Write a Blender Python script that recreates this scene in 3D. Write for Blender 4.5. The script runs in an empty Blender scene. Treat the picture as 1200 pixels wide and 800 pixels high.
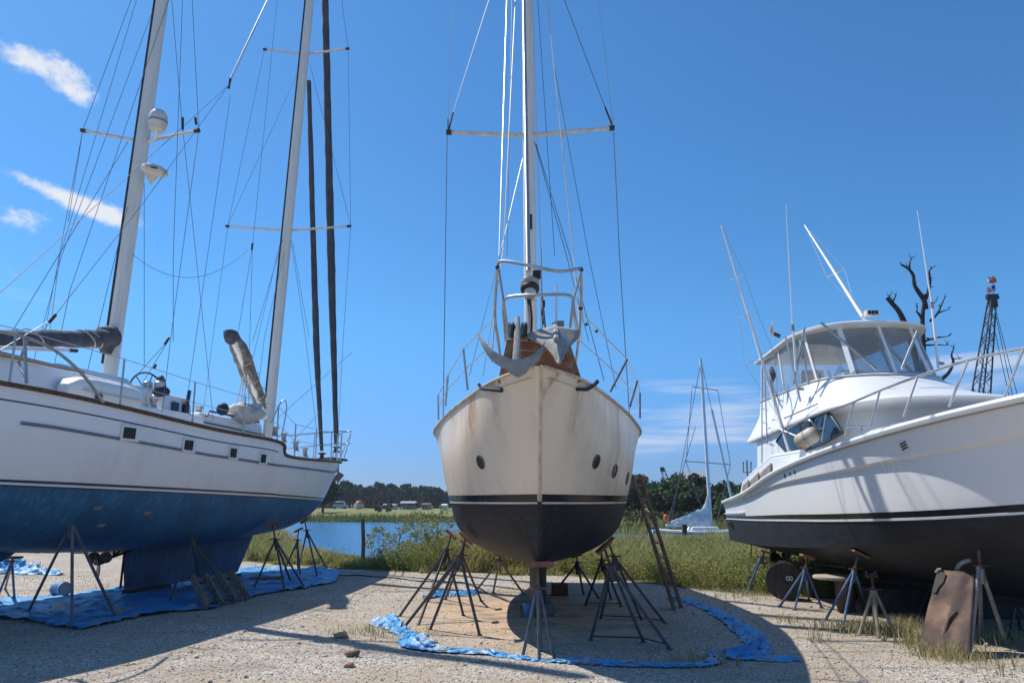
import bpy, math, random
import numpy as np
from mathutils import Vector, Matrix, Quaternion, noise as mnoise

random.seed(7)
RNG = np.random.default_rng(11)
SC = bpy.context.scene
COL = SC.collection
V = Vector
# ------------------------------------------------------------------ view geometry (photo pixels, 1200x800)
F = 830.0
TH = math.radians(12.89)
CT, ST = math.cos(TH), math.sin(TH)
EYE = 1.6

def ray(px, py):
    u = (px - 600.0) / F
    v = (400.0 - py) / F
    return V((u, CT - v * ST, ST + v * CT))

def P(px, py, Y):
    r = ray(px, py)
    return V((0, 0, EYE)) + r * (Y / r.y)

def PX(px, py, x):
    r = ray(px, py)
    return V((0, 0, EYE)) + r * (x / r.x)

def G(px, py, z=0.0):
    r = ray(px, py)
    return V((0, 0, EYE)) + r * ((z - EYE) / r.z)

def proj(p):
    d = p.y * CT + (p.z - EYE) * ST
    up = (p.z - EYE) * CT - p.y * ST
    return 600 + F * p.x / d, 400 - F * up / d

# ------------------------------------------------------------------ materials
def nt(m):
    m.use_nodes = True
    t = m.node_tree
    return t, t.nodes, t.links

def mathn(t, op, a, b=None, c=None):
    n = t.nodes.new('ShaderNodeMath'); n.operation = op
    for i, x in enumerate((a, b, c)):
        if x is None: continue
        if isinstance(x, (int, float)): n.inputs[i].default_value = x
        else: t.links.new(x, n.inputs[i])
    return n.outputs[0]

def smooth(t, x, lo, hi):
    n = t.nodes.new('ShaderNodeMapRange'); n.interpolation_type = 'SMOOTHSTEP'
    t.links.new(x, n.inputs[0])
    n.inputs[1].default_value = lo; n.inputs[2].default_value = hi
    return n.outputs[0]

def mixc(t, fac, a, b):
    n = t.nodes.new('ShaderNodeMix'); n.data_type = 'RGBA'
    if isinstance(fac, (int, float)): n.inputs[0].default_value = fac
    else: t.links.new(fac, n.inputs[0])
    for i, x in ((6, a), (7, b)):
        if isinstance(x, (tuple, list)): n.inputs[i].default_value = (*x[:3], 1)
        else: t.links.new(x, n.inputs[i])
    return n.outputs[2]

def noise_tex(t, vec, scale, detail=4, rough=.55):
    n = t.nodes.new('ShaderNodeTexNoise')
    n.inputs['Scale'].default_value = scale
    n.inputs['Detail'].default_value = detail
    n.inputs['Roughness'].default_value = rough
    if vec is not None: t.links.new(vec, n.inputs['Vector'])
    return n.outputs['Fac']

def mapping(t, vec, sc=(1, 1, 1), loc=(0, 0, 0)):
    n = t.nodes.new('ShaderNodeMapping')
    n.inputs['Scale'].default_value = sc; n.inputs['Location'].default_value = loc
    t.links.new(vec, n.inputs['Vector'])
    return n.outputs[0]

def objco(t):
    return t.nodes.new('ShaderNodeTexCoord').outputs['Object']

def bumpn(t, h, strength=.3, dist=.02):
    n = t.nodes.new('ShaderNodeBump')
    n.inputs['Strength'].default_value = strength; n.inputs['Distance'].default_value = dist
    t.links.new(h, n.inputs['Height'])
    return n.outputs[0]

MATS = {}
def mat(name, col, rough=.55, metal=0, col2=None, scale=4, lo=.35, hi=.7, bump=0, bscale=30, bdist=.01,
        stretch=(1, 1, 1), col3=None, scale3=1.2, lo3=.55, hi3=.75, coat=0, rvar=.12, spec=None, stretch3=(1, 1, 1)):
    m = bpy.data.materials.new(name); t, N, L = nt(m)
    b = N['Principled BSDF']
    co = objco(t)
    c = None
    if col2 is None: col2 = tuple(x * .78 for x in col)
    f = smooth(t, noise_tex(t, mapping(t, co, stretch), scale, 6), lo, hi)
    c = mixc(t, f, col, col2)
    if col3 is not None:
        f3 = smooth(t, noise_tex(t, mapping(t, co, stretch3, (3.1, 1.7, .4)), scale3, 5), lo3, hi3)
        c = mixc(t, f3, c, col3)
    L.new(c, b.inputs['Base Color'])
    rr = mathn(t, 'MULTIPLY_ADD', f, rvar, rough - rvar / 2)
    L.new(rr, b.inputs['Roughness'])
    b.inputs['Metallic'].default_value = metal
    if coat: b.inputs['Coat Weight'].default_value = coat; b.inputs['Coat Roughness'].default_value = .12
    if spec is not None: b.inputs['Specular IOR Level'].default_value = spec
    if bump:
        h = noise_tex(t, mapping(t, co, stretch), bscale, 5)
        L.new(bumpn(t, h, bump, bdist), b.inputs['Normal'])
    MATS[name] = m
    return m

# ------------------------------------------------------------------ mesh builder
MW = {}
class MB:
    def __init__(s): s.v = []; s.f = []; s.m = []
    def add(s, vs, fs, mi=0):
        o = len(s.v); s.v.extend([tuple(x) for x in vs])
        s.f.extend([tuple(i + o for i in f) for f in fs]); s.m.extend([mi] * len(fs))
        return s
    def box(s, c, size, M=None, mi=0, top=1.0):
        hx, hy, hz = size[0] / 2, size[1] / 2, size[2] / 2
        vs = [V((x * hx * (top if z > 0 else 1), y * hy * (top if z > 0 else 1), z * hz)) for z in (-1, 1) for y in (-1, 1) for x in (-1, 1)]
        if M is not None: vs = [M @ v for v in vs]
        vs = [v + V(c) for v in vs]
        return s.add(vs, [(0, 2, 3, 1), (4, 5, 7, 6), (0, 1, 5, 4), (2, 6, 7, 3), (0, 4, 6, 2), (1, 3, 7, 5)], mi)
    def beam(s, p, q, w, h, up=V((0, 0, 1)), mi=0):
        p, q = V(p), V(q); d = (q - p)
        L = d.length; d.normalize()
        if abs(d.dot(up)) > .98: up = V((0, 1, 0))
        r = d.cross(up).normalized(); u = r.cross(d)
        M = Matrix((d, r, u)).transposed()
        return s.box((p + q) / 2, (L, w, h), M, mi)
    def tube(s, pts, r, seg=7, cap=True, mi=0, flat=1.0):
        pts = [V(p) for p in pts]; n = len(pts)
        if n < 2: return s
        rs = r if isinstance(r, (list, tuple)) else [r] * n
        tan = []
        for i in range(n):
            a = pts[max(0, i - 1)]; b = pts[min(n - 1, i + 1)]
            tan.append((b - a).normalized())
        t0 = tan[0]; ref = V((0, 0, 1)) if abs(t0.z) < .9 else V((1, 0, 0))
        nrm = t0.cross(ref).normalized()
        vs = []
        for i in range(n):
            nrm = (nrm - tan[i] * nrm.dot(tan[i])).normalized()
            bi = tan[i].cross(nrm)
            for k in range(seg):
                a = 2 * math.pi * k / seg
                vs.append(pts[i] + nrm * (math.cos(a) * rs[i]) + bi * (math.sin(a) * rs[i] * flat))
        fs = []
        for i in range(n - 1):
            for k in range(seg):
                k2 = (k + 1) % seg
                fs.append((i * seg + k, i * seg + k2, (i + 1) * seg + k2, (i + 1) * seg + k))
        if cap:
            fs.append(tuple(range(seg - 1, -1, -1))); fs.append(tuple((n - 1) * seg + k for k in range(seg)))
        return s.add(vs, fs, mi)
    def lathe(s, prof, c=(0, 0, 0), M=None, seg=16, mi=0):
        vs = []
        for (r, z) in prof:
            for k in range(seg):
                a = 2 * math.pi * k / seg
                v = V((math.cos(a) * r, math.sin(a) * r, z))
                if M is not None: v = M @ v
                vs.append(v + V(c))
        fs = []
        n = len(prof)
        for i in range(n - 1):
            for k in range(seg):
                k2 = (k + 1) % seg
                fs.append((i * seg + k, i * seg + k2, (i + 1) * seg + k2, (i + 1) * seg + k))
        fs.append(tuple(range(seg - 1, -1, -1))); fs.append(tuple((n - 1) * seg + k for k in range(seg)))
        return s.add(vs, fs, mi)
    def ball(s, c, r, seg=14, rings=8, M=None, mi=0):
        r = r if isinstance(r, (tuple, list)) else (r, r, r)
        prof = []
        vs = []; 
        for i in range(rings + 1):
            ph = -math.pi / 2 + math.pi * i / rings
            rr = max(math.cos(ph), .02)
            for k in range(seg):
                a = 2 * math.pi * k / seg
                v = V((math.cos(a) * rr * r[0], math.sin(a) * rr * r[1], math.sin(ph) * r[2]))
                if M is not None: v = M @ v
                vs.append(v + V(c))
        fs = []
        for i in range(rings):
            for k in range(seg):
                k2 = (k + 1) % seg
                fs.append((i * seg + k, i * seg + k2, (i + 1) * seg + k2, (i + 1) * seg + k))
        fs.append(tuple(range(seg - 1, -1, -1))); fs.append(tuple(rings * seg + k for k in range(seg)))
        return s.add(vs, fs, mi)
    def grid(s, rows, mi=0, closed=False, flip=False):
        n = len(rows); m = len(rows[0]); vs = [p for r in rows for p in r]
        fs = []; mm = m if closed else m - 1
        for i in range(n - 1):
            for k in range(mm):
                k2 = (k + 1) % m
                f = (i * m + k, i * m + k2, (i + 1) * m + k2, (i + 1) * m + k)
                fs.append(f[::-1] if flip else f)
        return s.add(vs, fs, mi)
    def poly(s, pts, mi=0): return s.add(pts, [tuple(range(len(pts)))], mi)
    def prism(s, pts, d, mi=0):
        n = len(pts); pts = [V(p) for p in pts]; q = [p + V(d) for p in pts]
        fs = [tuple(range(n - 1, -1, -1)), tuple(range(n, 2 * n))]
        for i in range(n):
            j = (i + 1) % n; fs.append((i, j, n + j, n + i))
        return s.add(pts + q, fs, mi)
    def build(s, name, mats, parent=None, smooth=True, angle=38, bevel=0, solid=0, fixn=True):
        me = bpy.data.meshes.new(name)
        vs = s.v
        M = None
        if parent is not None:
            M = MW[parent.name]; Mi = M.inverted(); vs = [tuple(Mi @ V(v)) for v in vs]
        me.from_pydata(vs, [], s.f)
        if not isinstance(mats, (list, tuple)): mats = [mats]
        for m in mats: me.materials.append(m)
        me.polygons.foreach_set('material_index', s.m)
        if fixn:
            import bmesh
            bm = bmesh.new(); bm.from_mesh(me)
            bmesh.ops.recalc_face_normals(bm, faces=bm.faces)
            bm.to_mesh(me); bm.free()
        if smooth:
            me.polygons.foreach_set('use_smooth', [True] * len(me.polygons))
            me.set_sharp_from_angle(angle=math.radians(angle))
        me.update()
        o = bpy.data.objects.new(name, me); COL.objects.link(o)
        if parent is not None: o.parent = parent; MW[o.name] = M
        else: MW[o.name] = Matrix.Identity(4)
        if solid:
            md = o.modifiers.new('thick', 'SOLIDIFY'); md.thickness = solid; md.offset = 0
        if bevel:
            md = o.modifiers.new('bev', 'BEVEL'); md.width = bevel; md.segments = 2; md.limit_method = 'ANGLE'; md.angle_limit = math.radians(40)
        return o

def tag(o, label, cat, group=None, kind=None):
    if label: o['label'] = label
    if cat: o['category'] = cat
    if group: o['group'] = group
    if kind: o['kind'] = kind
    return o

def thing(name, label, cat, loc=(0, 0, 0), rz=0, group=None):
    o = bpy.data.objects.new(name, None); COL.objects.link(o)
    o.empty_display_size = .2
    o.location = loc; o.rotation_euler = (0, 0, rz)
    MW[o.name] = Matrix.Translation(V(loc)) @ Matrix.Rotation(rz, 4, 'Z')
    return tag(o, label, cat, group)

def one(name, mb, m, label, cat, loc, group=None, **kw):
    """a thing that is one mesh, origin at loc"""
    l = V(loc); mb.v = [tuple(V(v) - l) for v in mb.v]
    o = mb.build(name, m, None, **kw); o.location = l
    MW[o.name] = Matrix.Translation(l)
    return tag(o, label, cat, group)

def wire(p, q, r, name, m, parent, sag=0, seg=5):
    p, q = V(p), V(q)
    if sag:
        pts = [p.lerp(q, k / 12) - V((0, 0, sag * 4 * (k / 12) * (1 - k / 12))) for k in range(13)]
    else: pts = [p, q]
    return MB().tube(pts, r, seg).build(name, m, parent)

def crom(p0, p1, p2, p3, t):
    return .5 * ((2 * p1) + (p2 - p0) * t + (2 * p0 - 5 * p1 + 4 * p2 - p3) * t * t + (3 * p1 - p0 - 3 * p2 + p3) * t ** 3)

def cr_list(pts, t, sharp=()):
    n = len(pts); i = min(int(math.floor(t)), n - 2); i = max(i, 0); f = t - i
    p1, p2 = pts[i], pts[i + 1]
    p0 = pts[i - 1] if i > 0 and i not in sharp else p1 * 2 - p2
    p3 = pts[i + 2] if i + 2 < n and (i + 1) not in sharp else p2 * 2 - p1
    return crom(p0, p1, p2, p3, f)

def curve(pts, n=24):
    pts = [V(p) for p in pts]
    return [cr_list(pts, (len(pts) - 1) * k / n) for k in range(n + 1)]

class Hull:
    """stations: control points (x, half breadth, z); w maps local to world; s = side sign"""
    def __init__(s, st, w, sharp=()):
        s.st = [[V(p) for p in r] for r in st]; s.w = w; s.sharp = sharp
        s.nu = len(st) - 1; s.nv = len(st[0]) - 1
    def l(s, u, v):
        v = min(max(v, 0), s.nv)
        return cr_list([cr_list(r, v, s.sharp) for r in s.st], u)
    def p(s, u, v, side, off=0):
        q = s.l(u, v)
        if off:
            du = s.l(min(u + .01, s.nu), v) - s.l(max(u - .01, 0), v)
            dv = s.l(u, min(v + .01, s.nv)) - s.l(u, max(v - .01, 0))
            n = du.cross(dv)
            if n.length > 1e-9:
                n.normalize()
                if n.y < 0: n = -n
                q = q + n * off
        q.y = max(q.y, 0)
        return s.w(q.x, q.y * side, q.z)
    def nrm(s, u, v, side):
        a = s.p(u, v, side); b = s.p(u, v, side, .05)
        return (b - a).normalized()
    def find(s, px, v, side, lo=0, hi=None):
        hi = s.nu if hi is None else hi
        best = None
        for k in range(401):
            u = lo + (hi - lo) * k / 400
            e = abs(proj(s.p(u, v, side))[0] - px)
            if best is None or e < best[0]: best = (e, u)
        return best[1]
    def mesh(s, us, vs, matfn):
        mb = MB()
        for u in (us[0], us[-1]):
            if s.l(u, s.nv).y < .2:
                for j in range(len(vs) - 1): mb.grid([[s.p(u, vs[j], -1), s.p(u, vs[j + 1], -1)], [s.p(u, vs[j], 1), s.p(u, vs[j + 1], 1)]], matfn((vs[j] + vs[j + 1]) / 2))
        mb.grid([[s.p(u, vs[0], -1) for u in us], [s.p(u, vs[0], 1) for u in us]], matfn(vs[0] + .01))
        for side in (-1, 1):
            for j in range(len(vs) - 1):
                rows = [[s.p(u, vs[j], side) for u in us], [s.p(u, vs[j + 1], side) for u in us]]
                mb.grid(rows, matfn((vs[j] + vs[j + 1]) / 2))
        return mb
    def strip(s, mb, u0, u1, v0, v1, side, off=.004, n=60, mi=0):
        f0 = v0 if callable(v0) else (lambda u: v0); f1 = v1 if callable(v1) else (lambda u: v1)
        us = [u0 + (u1 - u0) * k / n for k in range(n + 1)]
        a = [s.p(u, f0(u), side, off) for u in us]; b = [s.p(u, f1(u), side, off) for u in us]
        ia = [s.p(u, f0(u), side, -.01) for u in us]; ib = [s.p(u, f1(u), side, -.01) for u in us]
        mb.grid([ia, a, b, ib], mi)
        return mb

def weld(o, d=.0006):
    import bmesh
    bm = bmesh.new(); bm.from_mesh(o.data)
    bmesh.ops.remove_doubles(bm, verts=bm.verts, dist=d)
    bmesh.ops.recalc_face_normals(bm, faces=bm.faces)
    bm.to_mesh(o.data); bm.free()
    o.data.polygons.foreach_set('use_smooth', [True] * len(o.data.polygons))
    o.data.set_sharp_from_angle(angle=math.radians(30))
    return o

def lin(a, b, n): return [a + (b - a) * k / n for k in range(n + 1)]

# ------------------------------------------------------------------ palette
M_wood = mat('weathered_timber', (.24, .17, .11), .75, col2=(.13, .085, .055), scale=3, stretch=(1, 1, 6), bump=.4, bscale=18)
M_greywood = mat('grey_timber', (.20, .175, .15), .85, col2=(.10, .085, .07), scale=5, stretch=(6, 1, 1), bump=.4, bscale=20)
M_teak = mat('teak_rail', (.13, .065, .035), .6, col2=(.06, .03, .02), scale=6, stretch=(4, 4, 1), bump=.2)
M_varnish = mat('varnished_wood', (.46, .18, .075), .42, col2=(.26, .10, .05), scale=7, stretch=(1, 1, .3), bump=.2, col3=(.36, .24, .16), scale3=5, lo3=.58, hi3=.7)
M_ply = mat('plywood_pad', (.36, .17, .07), .75, col2=(.24, .11, .05), scale=9, bump=.2)
M_padr = mat('red_brown_pad', (.33, .12, .07), .75, col2=(.2, .08, .05), scale=9, bump=.2)
M_steel = mat('stainless_tube', (.50, .49, .47), .36, .65, col2=(.38, .37, .35), scale=12)
M_wire = mat('rigging_wire', (.20, .21, .22), .45, .6, scale=20)
M_wirel = mat('bright_wire', (.6, .6, .58), .4, .5, scale=20)
M_rope = mat('white_rope', (.62, .6, .55), .9, scale=60)
M_alu = mat('mast_alloy', (.76, .74, .68), .42, .0, col2=(.66, .64, .58), scale=3, stretch=(8, 8, .4), col3=(.46, .42, .36), scale3=9, lo3=.66, hi3=.8, stretch3=(1, 1, .3))
M_whitepaint = mat('white_paint', (.78, .78, .76), .35, col2=(.68, .68, .66), scale=2.5)
M_spreader = mat('spreader_paint', (.66, .63, .57), .5, col2=(.5, .46, .4), scale=6)
M_gel = mat('white_gelcoat', (.80, .80, .79), .38, col2=(.74, .74, .73), scale=1.5, coat=.12)
M_offwhite = mat('off_white_plastic', (.66, .64, .58), .5, col2=(.55, .52, .46), scale=5)
M_black = mat('black_plastic', (.02, .02, .022), .5, scale=8)
M_dark = mat('dark_iron', (.045, .042, .04), .65, .4, col2=(.09, .05, .03), scale=9, bump=.15)
M_bronze = mat('bronze_prop', (.20, .19, .16), .5, .7, col2=(.12, .12, .10), scale=8)
M_galv = mat('galvanised_steel', (.36, .37, .37), .55, .5, col2=(.26, .26, .26), scale=10, col3=(.24, .17, .12), scale3=6, lo3=.62, hi3=.75)
M_anchor = mat('galvanised_anchor', (.33, .325, .30), .75, .0, col2=(.23, .225, .21), scale=9, col3=(.25, .18, .12), scale3=7, lo3=.6, hi3=.74, bump=.25, bscale=40)
M_stand_dark = mat('stand_paint_dark', (.05, .062, .085), .5, .2, col2=(.085, .08, .075), scale=9, col3=(.16, .085, .05), scale3=8, lo3=.62, hi3=.7, bump=.15)
M_stand_blue = mat('stand_paint_blue', (.09, .17, .32), .5, .1, col2=(.07, .12, .22), scale=7, col3=(.2, .12, .08), scale3=9, lo3=.6, hi3=.7, bump=.15)
M_stand_grey = mat('stand_paint_grey', (.13, .15, .18), .55, .2, col2=(.09, .10, .12), scale=9, col3=(.18, .10, .06), scale3=8, lo3=.6, hi3=.7, bump=.15)
M_stand_tan = mat('stand_paint_tan', (.34, .29, .21), .7, .1, col2=(.22, .17, .12), scale=8, bump=.15)
M_rust = mat('rusty_steel', (.115, .07, .055), .7, .3, col2=(.065, .045, .04), scale=2.2, stretch=(1, 1, .6), col3=(.22, .13, .09), scale3=3, lo3=.5, hi3=.7, bump=.3, bscale=25)
M_cover = mat('grey_sail_cover', (.10, .105, .12), .9, col2=(.07, .07, .08), scale=7, bump=.5, bscale=9, bdist=.03)
M_cover_tan = mat('faded_sail_cover', (.23, .22, .205), .9, col2=(.13, .125, .12), scale=5, bump=.5, bscale=9, bdist=.03)
M_furl = mat('furled_sail_uv_strip', (.045, .05, .065), .85, col2=(.085, .085, .095), scale=5, stretch=(1, 1, .5), bump=.5, bscale=12, bdist=.02)
M_sail = mat('bundled_sailcloth', (.62, .59, .52), .85, col2=(.42, .40, .36), scale=6, bump=.6, bscale=8, bdist=.04)
M_glassdark = mat('dark_window_glass', (.010, .011, .013), .3, scale=2, rvar=.03, spec=.25)
M_tint = mat('blue_tinted_glass', (.018, .032, .055), .05, scale=2, rvar=.03)
M_navy = mat('navy_stripe', (.035, .055, .11), .35, scale=3)
M_blackpaint = mat('black_boot_top', (.012, .013, .016), .25, scale=3)
M_rubber = mat('grey_rubber', (.30, .29, .27), .7, scale=9)
M_tarp = mat('blue_tarpaulin', (.04, .25, .56), .45, col2=(.08, .36, .66), scale=2.2, bump=.6, bscale=9, bdist=.04, col3=(.30, .33, .33), scale3=3.2, lo3=.48, hi3=.74)
M_bluetub = mat('blue_drum_plastic', (.05, .2, .42), .5, scale=5)
M_rock = mat('clod_stone', (.24, .17, .11), .95, col2=(.14, .1, .07), scale=14, bump=.6, bscale=30)
M_orange = mat('orange_plastic', (.6, .13, .03), .5, scale=4)
M_red = mat('red_roof_paint', (.42, .06, .03), .5, scale=4)
M_concrete = mat('concrete_block', (.3, .28, .25), .9, col2=(.2, .19, .17), scale=8, bump=.3)
M_crane = mat('crane_black_steel', (.02, .024, .035), .6, .2, scale=2)
M_bark = mat('tree_bark', (.075, .06, .05), .9, col2=(.04, .032, .028), scale=4, stretch=(3, 3, .6), bump=.6, bscale=12, bdist=.05)
M_deadbark = mat('dead_tree_bark', (.06, .047, .043), .9, col2=(.025, .02, .02), scale=3, stretch=(3, 3, .6), bump=.7, bscale=10, bdist=.05)
M_cushion = mat('dark_blue_cover', (.02, .035, .07), .7, scale=6)

def leaf_mat(name, c, c2, rough=.6, trans=.25):
    m = bpy.data.materials.new(name); t, N, L = nt(m); b = N['Principled BSDF']
    at = N.new('ShaderNodeAttribute'); at.attribute_name = 'tint'
    co = mixc(t, at.outputs['Fac'], c, c2)
    L.new(co, b.inputs['Base Color']); b.inputs['Roughness'].default_value = rough
    b.inputs['Specular IOR Level'].default_value = .3
    if trans:
        tr = N.new('ShaderNodeBsdfTranslucent'); L.new(co, tr.inputs[0])
        mx = N.new('ShaderNodeMixShader'); mx.inputs[0].default_value = trans
        L.new(b.outputs[0], mx.inputs[1]); L.new(tr.outputs[0], mx.inputs[2])
        L.new(mx.outputs[0], N['Material Output'].inputs[0])
    return m
M_leaf_dark = leaf_mat('dark_foliage', (.022, .045, .018), (.055, .085, .03))
M_leaf_far = leaf_mat('far_foliage', (.018, .044, .022), (.040, .076, .032), trans=.1)
M_leaf_mid = leaf_mat('mid_foliage', (.04, .075, .022), (.10, .13, .04))
M_leaf_weed = leaf_mat('weed_foliage', (.13, .18, .045), (.34, .33, .11), trans=.4)
M_grass = leaf_mat('weed_grass', (.15, .20, .055), (.44, .39, .17), trans=.4)
M_drygrass = leaf_mat('dry_grass', (.26, .25, .10), (.55, .47, .27), trans=.35)

def fast_mesh(name, verts, faces_flat, sizes, m, tint=None, smooth=False):
    me = bpy.data.meshes.new(name)
    nv = len(verts); me.vertices.add(nv); me.vertices.foreach_set('co', np.asarray(verts, dtype=np.float32).ravel())
    fl = np.asarray(faces_flat, dtype=np.int32); sz = np.asarray(sizes, dtype=np.int32)
    me.loops.add(len(fl)); me.loops.foreach_set('vertex_index', fl)
    me.polygons.add(len(sz))
    st = np.concatenate(([0], np.cumsum(sz)[:-1])).astype(np.int32)
    me.polygons.foreach_set('loop_start', st)
    me.update(calc_edges=True)
    me.materials.append(m)
    if tint is not None:
        a = me.attributes.new('tint', 'FLOAT', 'POINT'); a.data.foreach_set('value', np.asarray(tint, dtype=np.float32))
    if smooth: me.polygons.foreach_set('use_smooth', [True] * len(sz))
    me.validate()
    return me

def leaf_cloud(centers, radii, n_per, size, rng, flat=.75):
    """leaf quads scattered through clumps -> verts, faces, tint"""
    k = len(centers); idx = np.repeat(np.arange(k), n_per); n = len(idx)
    d = rng.normal(size=(n, 3)); d /= np.linalg.norm(d, axis=1, keepdims=True)
    rr = rng.random(n) ** .45
    c = np.asarray(centers)[idx] + d * (rr * np.asarray(radii)[idx])[:, None] * np.array([1, 1, flat])
    nn = rng.normal(size=(n, 3)) + np.array([0, 0, .6]); nn /= np.linalg.norm(nn, axis=1, keepdims=True)
    a = np.cross(nn, rng.normal(size=(n, 3))); a /= np.linalg.norm(a, axis=1, keepdims=True)
    b = np.cross(nn, a)
    s = size * (.6 + .8 * rng.random(n))[:, None]
    vs = np.stack([c - a * s, c + b * s * .5, c + a * s, c - b * s * .5], 1).reshape(-1, 3)
    fl = np.arange(n * 4)
    ti = np.clip(rng.random(k)[idx] * .6 + rng.random(n) * .4, 0, 1)
    return vs, fl, np.full(n, 4), np.repeat(ti, 4)

def tree(name, label, base, H, R, rng, m, nclump=26, nleaf=70, lsize=.16, group=None, lean=0., low=.25, cat='tree', bark=None, thick=.035):
    base = V(base)
    root = thing(name, label, cat, base, 0, group)
    mb = MB(); top = base + V((lean, 0, H * .8))
    tr = thick * H
    pts = [base - V((0, 0, min(.3, H * .1))), base + V((lean * .1 + rng.normal() * .02 * H, 0, H * .25)), base + V((lean * .5, rng.normal() * .03 * H, H * .55)), top]
    mb.tube(curve(pts, 8), [tr * (1 - .11 * k) for k in range(9)], 7)
    cs = []; rs = []
    for i in range(nclump):
        a = rng.random() * 6.283; zz = low + (1 - low) * rng.random() ** .8
        prof = math.sin(math.pi * min(1, max(.08, (zz - low * .6) / (1.08 - low * .6)))) ** .6
        rad = R * prof * (.35 + .65 * rng.random() ** .5) * (.8 + .4 * rng.random())
        c = base + V((lean * zz + math.cos(a) * rad, math.sin(a) * rad, H * zz * .93))
        cs.append(tuple(c)); rs.append(R * (.2 + .22 * rng.random()))
        if i % 2 == 0:
            s0 = base + V((lean * zz * .6, 0, H * max(.15, zz * .62)))
            mb.tube([s0, s0.lerp(c, .5) + V((0, 0, .04 * H)), c], [tr * .45, tr * .3, tr * .12], 5)
    mb.build('trunk', bark or M_bark, root)
    vs, fl, sz, ti = leaf_cloud(cs, rs, nleaf, lsize, rng)
    vs = vs - np.array(base)
    o = bpy.data.objects.new('crown', fast_mesh('crown', vs, fl, sz, m, ti)); COL.objects.link(o); o.parent = root
    return root
# ================================================================== camera, sun, sky
cam = bpy.data.cameras.new('camera'); cam_o = bpy.data.objects.new('camera', cam); COL.objects.link(cam_o)
cam.sensor_width = 36; cam.lens = F / 1200 * 36; cam.clip_end = 6000; cam.clip_start = .05
cam_o.location = (0, 0, EYE); cam_o.rotation_euler = (math.pi / 2 + TH, 0, 0)
SC.camera = cam_o
SUND = V((.58, -.38, -1)).normalized()
sl = bpy.data.lights.new('sun', 'SUN'); sl.energy = 4.4; sl.angle = math.radians(.53); sl.color = (1, .95, .87)
so = bpy.data.objects.new('sun', sl); COL.objects.link(so); so.rotation_mode = 'QUATERNION'
so.rotation_quaternion = SUND.to_track_quat('-Z', 'Y'); so.location = (-20, 15, 35)

W = bpy.data.worlds.new('World'); SC.world = W; W.use_nodes = True
t = W.node_tree; N = t.nodes; L = t.links
sky = N.new('ShaderNodeTexSky'); sky.sky_type = 'NISHITA'; sky.sun_disc = False
sky.sun_elevation = math.asin(-SUND.z); sky.sun_rotation = math.atan2(-SUND.x, -SUND.y)
sky.air_density = 1.0; sky.dust_density = .35; sky.ozone_density = 2.2; sky.altitude = 0
dirv = N.new('ShaderNodeTexCoord').outputs['Generated']
# the photograph's camera renders this clear sky bluer than the raw model, most of all near the horizon
dz_ = N.new('ShaderNodeSeparateXYZ'); L.new(dirv, dz_.inputs[0])
hz_ = smooth(t, dz_.outputs[2], .0, .26)
tintc = mixc(t, hz_, (.36, .60, 1.22), (.50, 1.04, 1.44))
gm = N.new('ShaderNodeMix'); gm.data_type = 'RGBA'; gm.blend_type = 'MULTIPLY'; gm.inputs[0].default_value = 1
L.new(sky.outputs[0], gm.inputs[6]); L.new(tintc, gm.inputs[7])
def dotn(vec, d):
    n = N.new('ShaderNodeVectorMath'); n.operation = 'DOT_PRODUCT'; L.new(vec, n.inputs[0]); n.inputs[1].default_value = d
    return n.outputs['Value']
def cloud_mask(px, py, wx, wy, ang, gain):
    """soft elliptical patch of sky in a given direction, tilted by ang"""
    d = ray(px, py).normalized(); r = d.cross(V((0, 0, 1))).normalized(); u = r.cross(d)
    ca, sa = math.cos(math.radians(ang)), math.sin(math.radians(ang))
    a = r * ca + u * sa; b = u * ca - r * sa
    x = mathn(t, 'DIVIDE', dotn(dirv, a), wx / F); y = mathn(t, 'DIVIDE', dotn(dirv, b), wy / F)
    q = mathn(t, 'ADD', mathn(t, 'MULTIPLY', x, x), mathn(t, 'MULTIPLY', y, y))
    front = mathn(t, 'GREATER_THAN', dotn(dirv, d), 0)
    e = mathn(t, 'MULTIPLY', mathn(t, 'EXPONENT', mathn(t, 'MULTIPLY', q, -1.0)), gain)
    return mathn(t, 'MULTIPLY', e, front)
mp = mapping(t, dirv, (1, 1, 1.5))
n1 = mathn(t, 'ADD', mathn(t, 'MULTIPLY', noise_tex(t, mp, 40, 10, .72), .65), mathn(t, 'MULTIPLY', noise_tex(t, mapping(t, dirv, (1, 1, 1.2), (3, 1, 2)), 110, 6, .7), .35))
n2 = noise_tex(t, mapping(t, dirv, (.7, .7, 9)), 9, 8, .6)
def addup(ms):
    s = ms[0]
    for m in ms[1:]: s = mathn(t, 'ADD', s, m)
    return s
puffs = addup([cloud_mask(38, 72, 32, 14, -12, 1.0), cloud_mask(86, 84, 22, 9, -25, .6), cloud_mask(90, 110, 20, 10, -15, .9), cloud_mask(70, 228, 62, 8, -14, .85), cloud_mask(120, 248, 36, 12, -10, .95), cloud_mask(24, 256, 26, 15, 0, .75), cloud_mask(15, 320, 50, 25, 0, .3)])
wisps = addup([cloud_mask(820, 455, 110, 13, -6, .75), cloud_mask(850, 482, 120, 12, -2, .8), cloud_mask(800, 512, 130, 14, 3, .9), cloud_mask(1165, 424, 90, 16, 0, 1.0), cloud_mask(1150, 455, 80, 14, 0, .6), cloud_mask(40, 345, 110, 26, 0, .35), cloud_mask(640, 520, 500, 34, 0, .22)])
c1 = smooth(t, mathn(t, 'MULTIPLY_ADD', puffs, .45, n1), .64, 1.02)
c1 = mathn(t, 'MULTIPLY', c1, smooth(t, puffs, .05, .5))
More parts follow.
